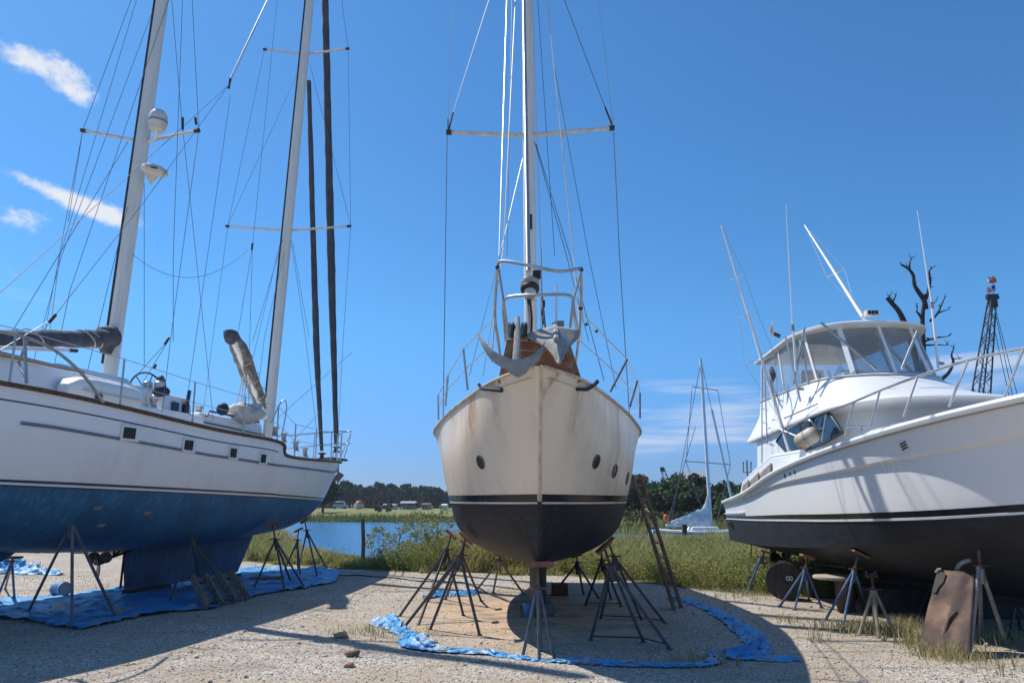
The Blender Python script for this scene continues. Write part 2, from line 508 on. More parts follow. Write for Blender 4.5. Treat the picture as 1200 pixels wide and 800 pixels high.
c2 = mathn(t, 'MULTIPLY', smooth(t, mathn(t, 'MULTIPLY_ADD', wisps, .45, n2), .62, 1.15), mathn(t, 'MINIMUM', mathn(t, 'MULTIPLY', wisps, 1.0), .62))
cl = mathn(t, 'MINIMUM', mathn(t, 'ADD', c1, c2), 1.0)
CLOUD = N.new('ShaderNodeRGB'); CLOUD.outputs[0].default_value = (8.2, 8.4, 8.8, 1)
L.new(mixc(t, mathn(t, 'MULTIPLY', cl, .92), gm.outputs[2], CLOUD.outputs[0]), N['Background'].inputs['Color'])
N['Background'].inputs['Strength'].default_value = .088
SC.view_settings.view_transform = 'Standard'; SC.view_settings.look = 'None'
SC.view_settings.exposure = .25; SC.view_settings.gamma = 1
try: SC.view_settings.use_curve_mapping = False
except Exception: pass
SC.render.engine = 'CYCLES'
SC.cycles.max_bounces = 7; SC.cycles.transparent_max_bounces = 16

# ================================================================== ground
EX = [-60, -14, -9, -5, -3, -1, 1, 2.5, 4, 5.2, 8, 14, 60]
EY = [30, 24.5, 22, 18.9, 18.0, 17.5, 17.2, 15.6, 13.6, 12.9, 12.4, 12, 14]
FX = [-3000, -60, -14, 0, 4, 8, 14, 60, 3000]
FY = [200, 118, 112, 108, 92, 72, 66, 70, 120]
def edge(x): return np.interp(x, EX, EY)
def far(x): return np.interp(x, FX, FY)
def sst(a, b, x):
    k = np.clip((x - a) / (b - a), 0, 1); return k * k * (3 - 2 * k)
WZ = -1.15
def gz(x, y):
    x = np.asarray(x, float); y = np.asarray(y, float)
    near_shore = np.interp(x, [-60, -10, -7.6, -3.4, 0, 60], [42, 40, 30, 29.5, 38, 40])
    z = -1.9 * sst(near_shore - 9.5, near_shore + 2, y)
    f = far(x)
    z = z + (2.1) * sst(f - 3, f + 4, y)
    bump = .05 * np.sin(x * 1.3 + y * .7) * np.sin(y * 1.1 - x * .4)
    z = z + bump * sst(1.0, 5.0, y - edge(x)) * (y < near_shore + 5)
    z = z + .012 * np.sin(x * 2.1 + 1) * np.sin(y * 1.7) * (y < 25)
    return z
ys = np.concatenate([np.geomspace(-60, -1.5, 14)[::1] if False else -np.geomspace(60, 1.5, 14), np.arange(0, 20, .2), np.arange(20, 45, .5), np.arange(45, 130, 1.5), np.geomspace(130, 4000, 26)])
xs = np.concatenate([-np.geomspace(3500, 14, 34), np.arange(-13.8, 13.9, .25), np.geomspace(14, 3500, 34)])
XX, YY = np.meshgrid(xs, ys); ZZ = gz(XX, YY)
nx, ny = len(xs), len(ys)
gi = np.arange(nx * ny).reshape(ny, nx)
fl = np.stack([gi[:-1, :-1], gi[:-1, 1:], gi[1:, 1:], gi[1:, :-1]], -1).reshape(-1)
gm_ = bpy.data.materials.new('ground_gravel_and_grass'); t, N, L = nt(gm_); b = N['Principled BSDF']
grass_mask = sst(-.5, .6, (YY - edge(XX)).ravel())
# sandy bare patch left under the middle boat
sand = np.exp(-(((XX - .4) / 2.3) ** 2 + ((YY - 11.2) / 2.9) ** 2) * 1.1).ravel()
me = fast_mesh('ground', np.stack([XX.ravel(), YY.ravel(), ZZ.ravel()], 1), fl, np.full(len(fl) // 4, 4), gm_, smooth=True)
for nm, arr in (('grassy', grass_mask), ('sandy', sand)):
    a = me.attributes.new(nm, 'FLOAT', 'POINT'); a.data.foreach_set('value', arr.astype(np.float32))
go = bpy.data.objects.new('ground', me); COL.objects.link(go); tag(go, None, None, None, 'structure')
co = objco(t)
def attr(nm):
    n = N.new('ShaderNodeAttribute'); n.attribute_name = nm; return n.outputs['Fac']
vor = N.new('ShaderNodeTexVoronoi'); vor.inputs['Scale'].default_value = 46; vor.inputs['Randomness'].default_value = 1
L.new(mapping(t, co, (1, 1, 0)), vor.inputs['Vector'])
vor2 = N.new('ShaderNodeTexVoronoi'); vor2.inputs['Scale'].default_value = 78
L.new(mapping(t, co, (1, 1, 0)), vor2.inputs['Vector'])
sep = N.new('ShaderNodeSeparateColor'); L.new(vor.outputs['Color'], sep.inputs[0])
stone = mixc(t, smooth(t, sep.outputs[0], .1, .95), (.33, .285, .235), (.54, .49, .42))
stone = mixc(t, smooth(t, sep.outputs[1], .86, .95), stone, (.68, .65, .60))
stone = mixc(t, smooth(t, sep.outputs[2], .84, .96), stone, (.20, .15, .11))
big = noise_tex(t, co, .55, 6)
fine = noise_tex(t, co, 7, 8, .7)
stone = mixc(t, mathn(t, 'MULTIPLY', smooth(t, big, .40, .62), .75), stone, (.38, .30, .215))
stone = mixc(t, mathn(t, 'MULTIPLY', smooth(t, fine, .52, .72), .45), stone, (.30, .25, .19))
ruts = noise_tex(t, mapping(t, co, (.45, 1.6, 1)), 1.0, 7, .62)
stone = mixc(t, mathn(t, 'MULTIPLY', smooth(t, ruts, .54, .68), .55), stone, (.25, .205, .155))
clr = noise_tex(t, mapping(t, co, (.8, .8, 1), (7, 3, 0)), .9, 7, .65)
stone = mixc(t, mathn(t, 'MULTIPLY', smooth(t, clr, .56, .7), .5), stone, (.60, .56, .49))
sandc = mixc(t, smooth(t, fine, .35, .65), (.70, .48, .30), (.50, .34, .21))
sandc = mixc(t, mathn(t, 'MULTIPLY', smooth(t, noise_tex(t, mapping(t, co, (1, 1.5, 1)), 1.3, 8, .65), .46, .66), .85), sandc, (.20, .16, .12))
sandc = mixc(t, .2, sandc, stone)
sm = smooth(t, mathn(t, 'ADD', attr('sandy'), mathn(t, 'MULTIPLY', mathn(t, 'SUBTRACT', noise_tex(t, co, 1.4, 8, .65), .5), 1.6)), .3, .8)
c = mixc(t, sm, stone, sandc)
gcol = mixc(t, smooth(t, fine, .35, .7), (.15, .125, .06), (.085, .09, .035))
gmk = smooth(t, mathn(t, 'ADD', attr('grassy'), mathn(t, 'MULTIPLY', mathn(t, 'SUBTRACT', noise_tex(t, co, 2.5, 6), .5), 1.0)), .35, .65)
# lawn on the far shore
sx = N.new('ShaderNodeSeparateXYZ'); L.new(co, sx.inputs[0])
lawn = mixc(t, smooth(t, noise_tex(t, mapping(t, co, (1, .25, 1)), .12, 5), .4, .65), (.16, .17, .055), (.26, .23, .10))
gcol = mixc(t, smooth(t, sx.outputs[1], 60, 70), gcol, lawn)
c = mixc(t, gmk, c, gcol)
L.new(c, b.inputs['Base Color']); b.inputs['Roughness'].default_value = .92; b.inputs['Specular IOR Level'].default_value = .25
hh = mathn(t, 'ADD', mathn(t, 'MULTIPLY', vor.outputs['Distance'], -1.0), mathn(t, 'MULTIPLY', vor2.outputs['Distance'], -.45))
hh = mathn(t, 'MULTIPLY_ADD', fine, 1.2, hh)
L.new(bumpn(t, hh, .8, .014), b.inputs['Normal'])

# ------------------------------------------------------------------ water
wm = bpy.data.materials.new('river_water'); t, N, L = nt(wm); b = N['Principled BSDF']
b.inputs['Base Color'].default_value = (.045, .17, .36, 1); b.inputs['Roughness'].default_value = .14; b.inputs['IOR'].default_value = 1.33
co = objco(t)
h = mathn(t, 'ADD', noise_tex(t, mapping(t, co, (.8, 2.2, 1)), 1.6, 6, .6), mathn(t, 'MULTIPLY', noise_tex(t, mapping(t, co, (.25, .8, 1)), .5, 3), 1.5))
L.new(bumpn(t, h, .7, .16), b.inputs['Normal'])
wmb = MB().poly([(-3200, 24, WZ), (3200, 24, WZ), (3200, 230, WZ), (-3200, 230, WZ)])
wo = wmb.build('water', wm); tag(wo, None, None, None, 'structure')

# ------------------------------------------------------------------ blades helper
def blades(x, y, z, h, w, rng, lean=.35):
    n = len(x); a = rng.random(n) * 6.283; la = rng.random(n) * 6.283; le = lean * rng.random(n) * h
    dx, dy = np.cos(a) * w / 2, np.sin(a) * w / 2
    lx, ly = np.cos(la) * le, np.sin(la) * le
    b = np.stack([x, y, z], 1)
    v0 = b + np.stack([-dx, -dy, np.zeros(n)], 1); v1 = b + np.stack([dx, dy, np.zeros(n)], 1)
    m = b + np.stack([lx * .3, ly * .3, h * .55], 1); d2 = np.stack([dx, dy, np.zeros(n)], 1) * .8
    v2 = m + d2; v3 = m - d2; tip = b + np.stack([lx, ly, h], 1)
    vs = np.stack([v0, v1, v2, v3, tip], 1).reshape(-1, 3)
    o = (np.arange(n) * 5)[:, None]
    q = o + np.array([0, 1, 2, 3]); tr = o + np.array([3, 2, 4])
    return vs, np.concatenate([q.ravel(), tr.ravel()]), np.concatenate([np.full(n, 4), np.full(n, 3)])

def vnoise(x, y, s):
    return np.array([mnoise.noise(V((a * s, b * s, 3.3))) for a, b in zip(x, y)])

# tall weeds beyond the gravel (nobody could count them)
n = 170000
x = RNG.uniform(-19, 22, n); k = RNG.random(n) ** 1.35
e = edge(x); lim = np.interp(x, [-19, -10, -7.6, -3, 1, 22], [39, 38, 30, 30, 37, 37])
y = e - .25 + k * (lim - e + .2)
cn = vnoise(x, y, .55); cn2 = vnoise(x, y, 1.7)
hbase = np.interp(x, [-19, -7, -4.2, -3.0, -2.0, -.4, .8, 2.5, 4.5, 9, 22], [.75, .40, .22, .26, .62, .74, .52, .44, .44, .48, .6])
keep = (cn2 > -.42 + .75 * np.clip(1.2 - (y - e), 0, 1)) 
x, y, e, cn, cn2, hbase = x[keep], y[keep], e[keep], cn[keep], cn2[keep], hbase[keep]; n = len(x)
h = hbase * (.55 + .65 * RNG.random(n)) * (1 + .75 * cn + .35 * cn2) * np.clip(.3 + (y - e) / 1.3, .25, 1)
vs, fl, sz = blades(x, y, gz(x, y), h, .010 + .014 * RNG.random(n) + .0012 * (y - 12), RNG, 1.0)
ti = np.clip(.42 + 1.0 * cn + .5 * cn2 + .4 * (RNG.random(n) - .4), 0, 1)
o = bpy.data.objects.new('weeds', fast_mesh('weeds', vs, fl, sz, M_grass, np.repeat(ti, 5))); COL.objects.link(o)
tag(o, 'tall dry and green weeds growing between the gravel yard and the water', 'weeds', None, 'stuff')

# leafy weed clumps mixed in (small leaves)
n = 4600
x = np.concatenate([RNG.uniform(-3.4, 1.0, 1200), RNG.uniform(1, 12, 3100), RNG.uniform(-16, -4, 300)])
y = edge(x) + .3 + RNG.random(n) ** 1.5 * 11
z = gz(x, y); hh_ = np.interp(x, [-16, -4.3, -2.4, -.3, 1.5, 12], [.25, .3, .7, .78, .45, .5]) * (.5 + .6 * RNG.random(n))
cs = np.stack([x, y, z + hh_ * .6], 1)
vs, fl, sz, ti = leaf_cloud(cs, .14 + .16 * RNG.random(n), 30, .026, RNG, 1.6)
o = bpy.data.objects.new('leafy_weeds', fast_mesh('leafy_weeds', vs, fl, sz, M_leaf_weed, ti)); COL.objects.link(o)
tag(o, 'low leafy green weeds mixed through the tall grass behind the boats', 'weeds', None, 'stuff')

# reeds on the far banks
n = 15000
x = RNG.uniform(-62, 60, n); f = far(x); y = f + RNG.uniform(-1.2, 1.6, n)
h = (.15 + .75 * RNG.random(n) ** 1.6) * (1 + .9 * vnoise(x, y, .16))
vs, fl, sz = blades(x, y, gz(x, y), h, .10 + .08 * RNG.random(n), RNG, .5)
o = bpy.data.objects.new('bank_reeds', fast_mesh('bank_reeds', vs, fl, sz, M_grass, np.repeat(np.clip(.35 + .5 * vnoise(x, y, .2) + .4 * (RNG.random(n) - .5), 0, 1), 5))); COL.objects.link(o)
tag(o, 'brownish reeds along the far bank of the water', 'reeds', None, 'stuff')

# sparse tufts pushing through the gravel at the right
tx = []; ty = []; th = []
for (px, py, rad, cnt, hh2) in ((1040, 742, .22, 520, .15), (1000, 738, .25, 300, .13), (1070, 735, .2, 300, .15), (1110, 768, .18, 300, .16), (1150, 775, .25, 90, .12), (1180, 752, .3, 160, .15), (925, 728, .2, 60, .12), (960, 752, .08, 30, .2), (830, 775, .3, 170, .12), (440, 742, .25, 220, .09), (870, 700, .3, 120, .15), (1085, 755, .2, 220, .2), (300, 668, .6, 120, .12), (1190, 790, .3, 60, .14)):
    c = G(px, py)
    tx += list(c.x + RNG.normal(size=cnt) * rad); ty += list(c.y + RNG.normal(size=cnt) * rad * .8); th += list(hh2 * (.4 + .9 * RNG.random(cnt)))
x, y, h = map(np.array, (tx, ty, th)); n = len(x)
vs, fl, sz = blades(x, y, gz(x, y), h, .007 + .007 * RNG.random(n), RNG, .8)
o = bpy.data.objects.new('gravel_tufts', fast_mesh('gravel_tufts', vs, fl, sz, M_drygrass, np.repeat(RNG.random(n), 5))); COL.objects.link(o)
tag(o, 'sparse dry grass tufts pushing up through the gravel', 'grass', None, 'stuff')

# loose stones on the gravel
n = 46000
y = 4.6 + 12.5 * RNG.random(n) ** 1.7; x = (RNG.random(n) * 2 - 1) * (y * .78 + .3)
inpatch = np.exp(-(((x - .4) / 2.3) ** 2 + ((y - 11.2) / 2.9) ** 2) * 1.1)
keep = RNG.random(n) > inpatch * 1.1
x, y = x[keep], y[keep]; n = len(x)
r = (.004 + .010 * RNG.random(n) ** 2.5 + .020 * (RNG.random(n) > .996)) * (.9 + .03 * y)
base = np.array([[1, 0, 0], [-1, 0, 0], [0, 1, 0], [0, -1, 0], [0, 0, .7], [0, 0, -.7]])
vs = base[None] * (r[:, None, None] * (.65 + .6 * RNG.random((n, 6, 1))))
a = RNG.random(n) * 6.283; ca, sa = np.cos(a), np.sin(a)
vs = np.stack([vs[..., 0] * ca[:, None] - vs[..., 1] * sa[:, None], vs[..., 0] * sa[:, None] + vs[..., 1] * ca[:, None], vs[..., 2]], -1)
vs = vs + np.stack([x, y, gz(x, y) + r * .3], 1)[:, None, :]
tf = np.array([[0, 2, 4], [2, 1, 4], [1, 3, 4], [3, 0, 4], [2, 0, 5], [1, 2, 5], [3, 1, 5], [0, 3, 5]])
fl = (np.arange(n)[:, None, None] * 6 + tf[None]).reshape(-1)
M_stone = leaf_mat('loose_stone', (.23, .195, .155), (.66, .62, .56), .9, 0)
o = bpy.data.objects.new('loose_stones', fast_mesh('loose_stones', vs.reshape(-1, 3), fl, np.full(n * 8, 3), M_stone, np.repeat(RNG.random(n) ** .8, 6))); COL.objects.link(o)
tag(o, 'loose pale gravel stones scattered over the yard', 'gravel', None, 'stuff')

# three bigger clods lying in the gravel
def clod(name, px, py, s, m, label):
    c = G(px, py); mb = MB(); mb.ball((0, 0, 0), (s, s * .7, s * .5), 18, 12)
    mb.v = [tuple(V(v) * (1 + .55 * mnoise.noise(V(v) * (1.6 / s) + V((px, py, 0))) + .25 * mnoise.noise(V(v) * (4.5 / s))) + c + V((0, 0, s * .3))) for v in mb.v]
    one(name, mb, m, label, 'stone', c, angle=25)
clod('stone_clod', 413, 768, .075, M_rock, 'dark brown clod of dirt on the gravel in the left foreground')
clod('flat_stone', 400, 747, .085, mat('tan_stone', (.45, .3, .2), .9, bump=.4), 'flat tan stone on the gravel behind the dark clod')
clod('brick_chip', 410, 781, .055, mat('brick_chip_red', (.36, .2, .11), .9, bump=.4), 'small reddish chip on the gravel in front of the dark clod')
M_dkwood = mat('dark_spool_wood', (.065, .052, .045), .85, col2=(.035, .03, .027), scale=5, stretch=(1, 8, 1), bump=.3)
# ================================================================== jack stands
def stand(label, top, feet, m, col_t=.28, pad=.13, padm=None, tilt=(0, 0), r=.019, pole=.024, brace=None, group='boat stands holding up the hulls', name='boat_stand', handle=True):
    """top = where the pad meets the hull; feet on the ground; legs meet at a collar below the pad"""
    top = V(top); feet = [V(f) for f in feet]
    cen = sum(feet, V()) / len(feet)
    root = thing(name, label, 'boat stand', (cen.x, cen.y, 0), 0, group)
    axis = (top - V((cen.x, cen.y, 0))).normalized()
    collar = top - axis * col_t * top.z
    for f in feet:
        d = (f - collar); a = collar + V((d.x, d.y, 0)).normalized() * pole * .9
        mb = MB().tube([a + V((0, 0, .03)), a.lerp(f, .03), f + V((0, 0, .005))], r, 8)
        mb.box(f + V((0, 0, .006)), (.06, .06, .012))
        mb.build('leg', m, root)
    MB().tube([collar - axis * .16, collar + axis * .02], pole * 1.35, 10).build('collar', m, root)
    MB().tube([collar, top - axis * .02], pole * .62, 8).build('screw_rod', M_dark if padm is None else M_rust, root)
    if handle:
        hb = MB(); hc = collar + axis * .045; hb.tube([hc - V((.10, .02, 0)), hc + V((.10, -.02, 0))], .011, 6); hb.tube([hc - axis * .02, hc + axis * .025], pole * 1.2, 8)
        hb.build('nut_handle', M_dark if padm is None else M_rust, root)
    if pad:
        R = Matrix.Rotation(tilt[0], 3, 'X') @ Matrix.Rotation(tilt[1], 3, 'Y')
        MB().box(top - V((0, 0, .012)), (pad * 2, pad * 1.7, .032), R).build('pad', padm or M_padr, root, bevel=.004)
    if brace:
        for (i, j) in brace:
            wire(feet[i].lerp(collar, .06), feet[j].lerp(collar, .06), .008, 'chain', M_dark, root)
    return root

def gf(*l): return [G(px, py) for px, py in l]
GRP_K = 'boat stands under the white and blue ketch'
GRP_S = 'boat stands under the cream bow-on sailboat'
GRP_P = 'boat stands under the white motor yacht'

# --- ketch on the left
stand('grey boat stand nearest the camera under the blue ketch hull', P(83, 587, 9.95), gf((31, 721), (84, 735), (136, 724)), M_stand_grey, .22, .13, M_padr, (0, -.55), group=GRP_K, r=.021, pole=.03)
stand('boat stand behind the wooden pallet beside the ketch keel', P(222, 610, 12.6), gf((196, 710), (236, 694), (270, 697)), M_stand_dark, .3, .11, M_padr, (0, -.45), group=GRP_K)
stand('third boat stand along the ketch, between the pallet and the bow', P(319, 612, 14.4), gf((297, 690), (334, 694), (357, 689), (341, 682)), M_stand_dark, .3, .11, M_padr, (0, -.6), group=GRP_K)
stand('far side boat stand under the ketch bow, left one of the bow pair', P(350, 620, 17.4), gf((333, 669), (349, 668), (352, 676)), M_stand_dark, .3, .1, M_padr, (0, -.5), group=GRP_K)
stand('boat stand at the very bow of the ketch on the tarp end', P(357, 609, 16.9), gf((350, 665), (372, 676), (383, 667)), M_stand_dark, .3, .1, M_padr, (0, -.7), group=GRP_K)
stand('boat stand half out of frame under the ketch stern', P(15, 652, 11.6), gf((17, 703), (-6, 708), (6, 690)), M_stand_grey, .3, .11, M_padr, group=GRP_K)

# --- sailboat in the middle
stand('small grey boat stand right under the stem of the cream sailboat', G(631, 772) + V((0, 0, .955)), gf((612, 772), (632, 775), (650, 773), (634, 764)), M_stand_grey, .3, .0, M_rust, r=.018, pole=.024, group=GRP_S, name='boat_stand')
stand('front left dark boat stand under the cream sailboat', P(546, 629, 9.5), gf((469, 741), (504, 738), (562, 744)), M_stand_dark, .24, .11, M_padr, (0, .75), group=GRP_S, r=.019)
stand('dark boat stand just behind the front left one under the cream sailboat', P(529, 625, 10.9), gf((468, 722), (490, 733), (543, 721)), M_stand_dark, .24, .1, M_padr, (0, .75), group=GRP_S, r=.019)
stand('dark boat stand on the left side amidships of the cream sailboat', P(545, 636, 12.0), gf((501, 704), (522, 702), (564, 704)), M_stand_dark, .3, .1, M_padr, (0, .7), group=GRP_S)
stand('pale tan boat stand far back on the left of the keel', P(586, 650, 13.5), gf((557, 693), (578, 694), (614, 696)), M_stand_tan, .2, .1, M_padr, (0, .3), group=GRP_S)
stand('front right dark boat stand with chain between its feet', P(708, 640, 9.0), gf((692, 750), (754, 752), (785, 760)), M_stand_dark, .24, .11, M_padr, (0, -.75), group=GRP_S, brace=((0, 1), (1, 2)), r=.019)
stand('dark boat stand behind the front right one beside the ladder', P(713, 634, 10.5), gf((704, 725), (752, 727), (780, 731)), M_stand_dark, .24, .1, M_padr, (0, -.75), group=GRP_S, brace=((0, 1), (1, 2)), r=.019)
stand('dark boat stand amidships on the right of the keel', P(704, 641, 11.8), gf((686, 709), (728, 710), (716, 702)), M_stand_dark, .3, .1, M_padr, (0, -.7), group=GRP_S, brace=((0, 1),))
stand('thin dark boat stand far back on the right of the keel', P(676, 650, 13.3), gf((647, 697), (684, 697), (702, 701)), M_stand_dark, .25, .1, M_padr, (0, -.3), group=GRP_S)

# --- motor yacht on the right
stand('blue boat stand under the stern corner of the motor yacht, in the weeds', P(896, 645, 13.2), gf((868, 690), (874, 697), (899, 683)), M_stand_blue, .32, .1, M_padr, (0, .3), group=GRP_P)
stand('blue boat stand in front of the wooden cable spool', P(946, 651, 11.9), gf((914, 710), (931, 714), (963, 712), (948, 703)), M_stand_blue, .3, .1, M_padr, (0, .3), group=GRP_P)
stand('blue boat stand in front of the plank topped stool', P(1006, 646, 10.5), gf((967, 727), (988, 732), (1016, 712)), M_stand_blue, .32, .12, M_ply, (.2, .45), group=GRP_P)
r5 = stand('tall galvanised boat stand with plywood pad behind the rusty plate', P(1146, 630, 8.35), gf((1136, 768), (1180, 756), (1150, 748)), M_galv, .30, .15, M_ply, (.15, .5), group=GRP_P, r=.024, pole=.033)
c = P(1138, 656, 8.55)
MB().tube(curve([c, c + V((-.05, .05, -.02)), c + V((-.10, .12, -.1)), c + V((-.13, .2, -.35))], 10), .024, 8).build('bent_arm', M_galv, r5)
stand('dark boat stand far under the motor yacht behind the rusty plate', P(1090, 672, 11.2), gf((1075, 722), (1098, 724), (1112, 716)), M_stand_dark, .3, .1, M_padr, group=GRP_P)
stand('dark boat stand at the right edge under the motor yacht', P(1187, 690, 9.6), gf((1183, 748), (1212, 745), (1196, 738)), M_stand_dark, .3, .1, M_padr, group=GRP_P)
# little tan wooden-looking stand, carries nothing
a = G(1029, 742)
ts = stand('small tan stand on the gravel tufts with nothing resting on it', a + V((0, 0, .70)), gf((1007, 744), (1030, 747), (1050, 745), (1026, 738)), M_stand_tan, .3, .0, M_rust, group=None, r=.022, pole=.028, name='short_stand')
tc = a + V((0, 0, .70))
MB().box(tc, (.13, .1, .05)).tube([tc + V((-.07, 0, .05)), tc + V((0, .02, .0)), tc + V((.07, 0, .05))], .02, 6).build('roller_head', M_dark, ts, bevel=.006)

# ================================================================== tarps
def wrinkle(p, amp, s=3.0):
    return amp * abs(mnoise.noise(V((p[0] * s, p[1] * s, 1.7)))) + amp * .6 * abs(mnoise.noise(V((p[0] * s * 2.7, p[1] * s * 2.7, 5.1))))
def inside(x, y, poly):
    c = False; n = len(poly)
    for i in range(n):
        x1, y1 = poly[i]; x2, y2 = poly[(i + 1) % n]
        if (y1 > y) != (y2 > y) and x < (x2 - x1) * (y - y1) / (y2 - y1) + x1: c = not c
    return c
def flat_tarp(name, label, px, amp=.03, res=.07, m=None):
    poly = [(G(a, b).x, G(a, b).y) for a, b in px]
    x0 = min(p[0] for p in poly); x1 = max(p[0] for p in poly); y0 = min(p[1] for p in poly); y1 = max(p[1] for p in poly)
    nx_ = int((x1 - x0) / res) + 1; ny_ = int((y1 - y0) / res) + 1
    ids = {}; mb = MB(); vs = []; fs = []
    def vid(i, j):
        if (i, j) not in ids:
            x = x0 + i * res; y = y0 + j * res
            x += .05 * mnoise.noise(V((x * 2, y * 2, 9))); y += .05 * mnoise.noise(V((x * 2, y * 2, 4)))
            ids[(i, j)] = len(vs); vs.append((x, y, float(gz(x, y)) + .014 + wrinkle((x, y), amp)))
        return ids[(i, j)]
    for i in range(nx_):
        for j in range(ny_):
            cx = x0 + (i + .5) * res; cy = y0 + (j + .5) * res
            jx = cx + .10 * mnoise.noise(V((cx * 1.5, cy * 1.5, 2))); jy = cy + .10 * mnoise.noise(V((cx * 1.5, cy * 1.5, 7)))
            if inside(jx, jy, poly): fs.append((vid(i, j), vid(i + 1, j), vid(i + 1, j + 1), vid(i, j + 1)))
    mb.add(vs, fs)
    c = (sum(p[0] for p in poly) / len(poly), sum(p[1] for p in poly) / len(poly), 0)
    return one(name, mb, m or M_tarp, label, 'tarp', c, angle=60)
flat_tarp('blue_tarp', 'large blue tarp spread flat on the gravel under the ketch keel', [(-30, 706), (40, 701), (120, 692), (150, 688), (210, 680), (275, 669), (300, 666), (350, 667), (378, 666), (398, 671), (396, 680), (360, 690), (300, 699), (250, 713), (200, 718), (160, 723), (135, 730), (90, 738), (40, 730), (-30, 724)], .075)

def crumple(name, label, px, widths, amp, m=None, seed=0.):
    """a rumpled roll of tarp lying along a line of ground points"""
    pts = curve([G(a, b) for a, b in px], len(px) * 30); n = len(pts); rows = []
    for i, p in enumerate(pts):
        a = pts[max(0, i - 1)]; b = pts[min(n - 1, i + 1)]; d = (b - a).normalized(); s = V((-d.y, d.x, 0))
        w = np.interp(i / (n - 1), np.linspace(0, 1, len(widths)), widths)
        row = []
        for k in range(17):
            q = (k / 16 * 2 - 1)
            h = (1 - q * q) * w * amp
            nn = mnoise.noise(V((p.x * 4.5 + seed, p.y * 4.5, q * 2.2))) ; n2 = mnoise.noise(V((p.x * 15 + seed, p.y * 15, q * 5)))
            w2 = w * (1 + .5 * mnoise.noise(V((p.x * 3, p.y * 3, 11 + (q > 0))))) 
            o = p + s * (q * w2 + .05 * n2)
            row.append((o.x, o.y, max(.006, .012 + h * (1 + 1.1 * nn + .7 * n2))))
        rows.append(row)
    return one(name, MB().grid(rows), m or M_tarp, label, 'tarp', pts[n // 2], angle=50)
crumple('crumpled_tarp', 'crumpled blue tarp edge trailing past the stem stand in front', [(438, 730), (458, 735), (476, 746), (489, 757), (520, 763), (570, 767), (630, 775), (690, 778), (760, 781), (830, 779), (838, 768)], [.10, .16, .08, .17, .05, .06, .03, .07, .03, .06, .08], .55, seed=3)
crumple('crumpled_tarp', 'crumpled blue tarp heap running up to the ladder foot on the right', [(785, 702), (812, 708), (845, 722), (868, 737), (886, 752), (893, 762), (870, 769), (846, 768)], [.06, .08, .10, .13, .15, .17, .15, .1], .5, seed=9)
crumple('torn_tarp', 'thin torn blue tarp tail at the right end of the heap', [(868, 771), (895, 773), (920, 774), (940, 775)], [.1, .1, .08, .03], .4, seed=14)
crumple('tarp_scrap', 'small scrap of blue tarp behind the left stands of the cream sailboat', [(498, 701), (520, 698), (545, 697), (560, 693)], [.1, .16, .14, .08], .35, seed=21)
crumple('tarp_bundle', 'rumpled blue tarp bundle on the gravel behind the ketch rudder', [(-25, 672), (5, 669), (35, 671), (72, 674)], [.5, .42, .3, .1], .55, seed=30)
crumple('plastic_bag', 'small white plastic bag on the blue bundle behind the ketch', [(33, 668), (42, 667), (50, 671)], [.1, .14, .06], 1.1, M_sail, seed=5)

# ================================================================== small things around the stands
def bucket(name, label, base, r, h, m, lie=None, rimm=None):
    root = thing(name, label, 'bucket', base)
    M = lie or Matrix.Identity(3)
    b = V(base)
    MB().lathe([(r * .86, 0), (r * .88, .01), (r, h), (r * .93, h), (r * .8, .02)], b, M, 20).build('body', m, root)
    MB().lathe([(r * 1.0, h * .9), (r * 1.05, h * .9), (r * 1.05, h * .96), (r, h * .96)], b, M, 20).build('rim', rimm or m, root)
    pts = [b + M @ V((math.cos(a) * r * 1.05, r * .25, h * .9 - abs(math.sin(a)) * r * .9)) for a in lin(0, math.pi, 12)]
    MB().tube(pts, .004, 5).build('bail_handle', M_steel, root)
    return root
Ml = Matrix.Rotation(math.radians(84), 3, 'Y') @ Matrix.Rotation(math.radians(-20), 3, 'X')
c = G(62, 699); Ml = Matrix.Rotation(math.radians(-25), 3, 'Z') @ Matrix.Rotation(math.radians(88), 3, 'Y')
bucket('drum', 'blue and white plastic drum lying on its side on the tarp', c + V((-.04, .1, .12)), .12, .27, M_bluetub, Ml, M_whitepaint)
bucket('bucket', 'small white bucket standing on the tarp beside the nearest ketch stand', G(68, 719) + V((0, 0, .02)), .085, .15, M_offwhite)
bucket('paint_can', 'grey paint can at the foot of the nearest ketch stand', G(138, 722) + V((0, 0, .02)), .075, .11, M_galv)
bucket('paint_can', 'blue paint can lying in the shade on the gravel left of the middle keel', G(620, 722) + V((0, 0, .0)), .085, .2, M_bluetub)
MB_ = MB()
# wooden pallet leaning against the keel
def pallet():
    a, b_, c_, d = G(241, 714), G(290, 703), P(268, 671, 12.6), P(224, 678, 12.1)
    root = thing('pallet', 'weathered wooden pallet leaning against the blue ketch keel', 'pallet', (a + b_) / 2)
    n = (b_ - a).cross(d - a).normalized()
    if n.y > 0: n = -n
    for k in range(4):
        f = k / 3; p = a.lerp(b_, f); q = d.lerp(c_, f)
        MB().beam(p + n * .04, q + n * .04, .045, .09, n).build('runner', M_greywood, root, bevel=.004)
    for k in range(5):
        f = .04 + k * .23; p = a.lerp(d, f); q = b_.lerp(c_, f)
        MB().beam(p - n * .022, q - n * .022, .10, .02, n).build('slat', M_greywood, root, bevel=.003)
pallet()
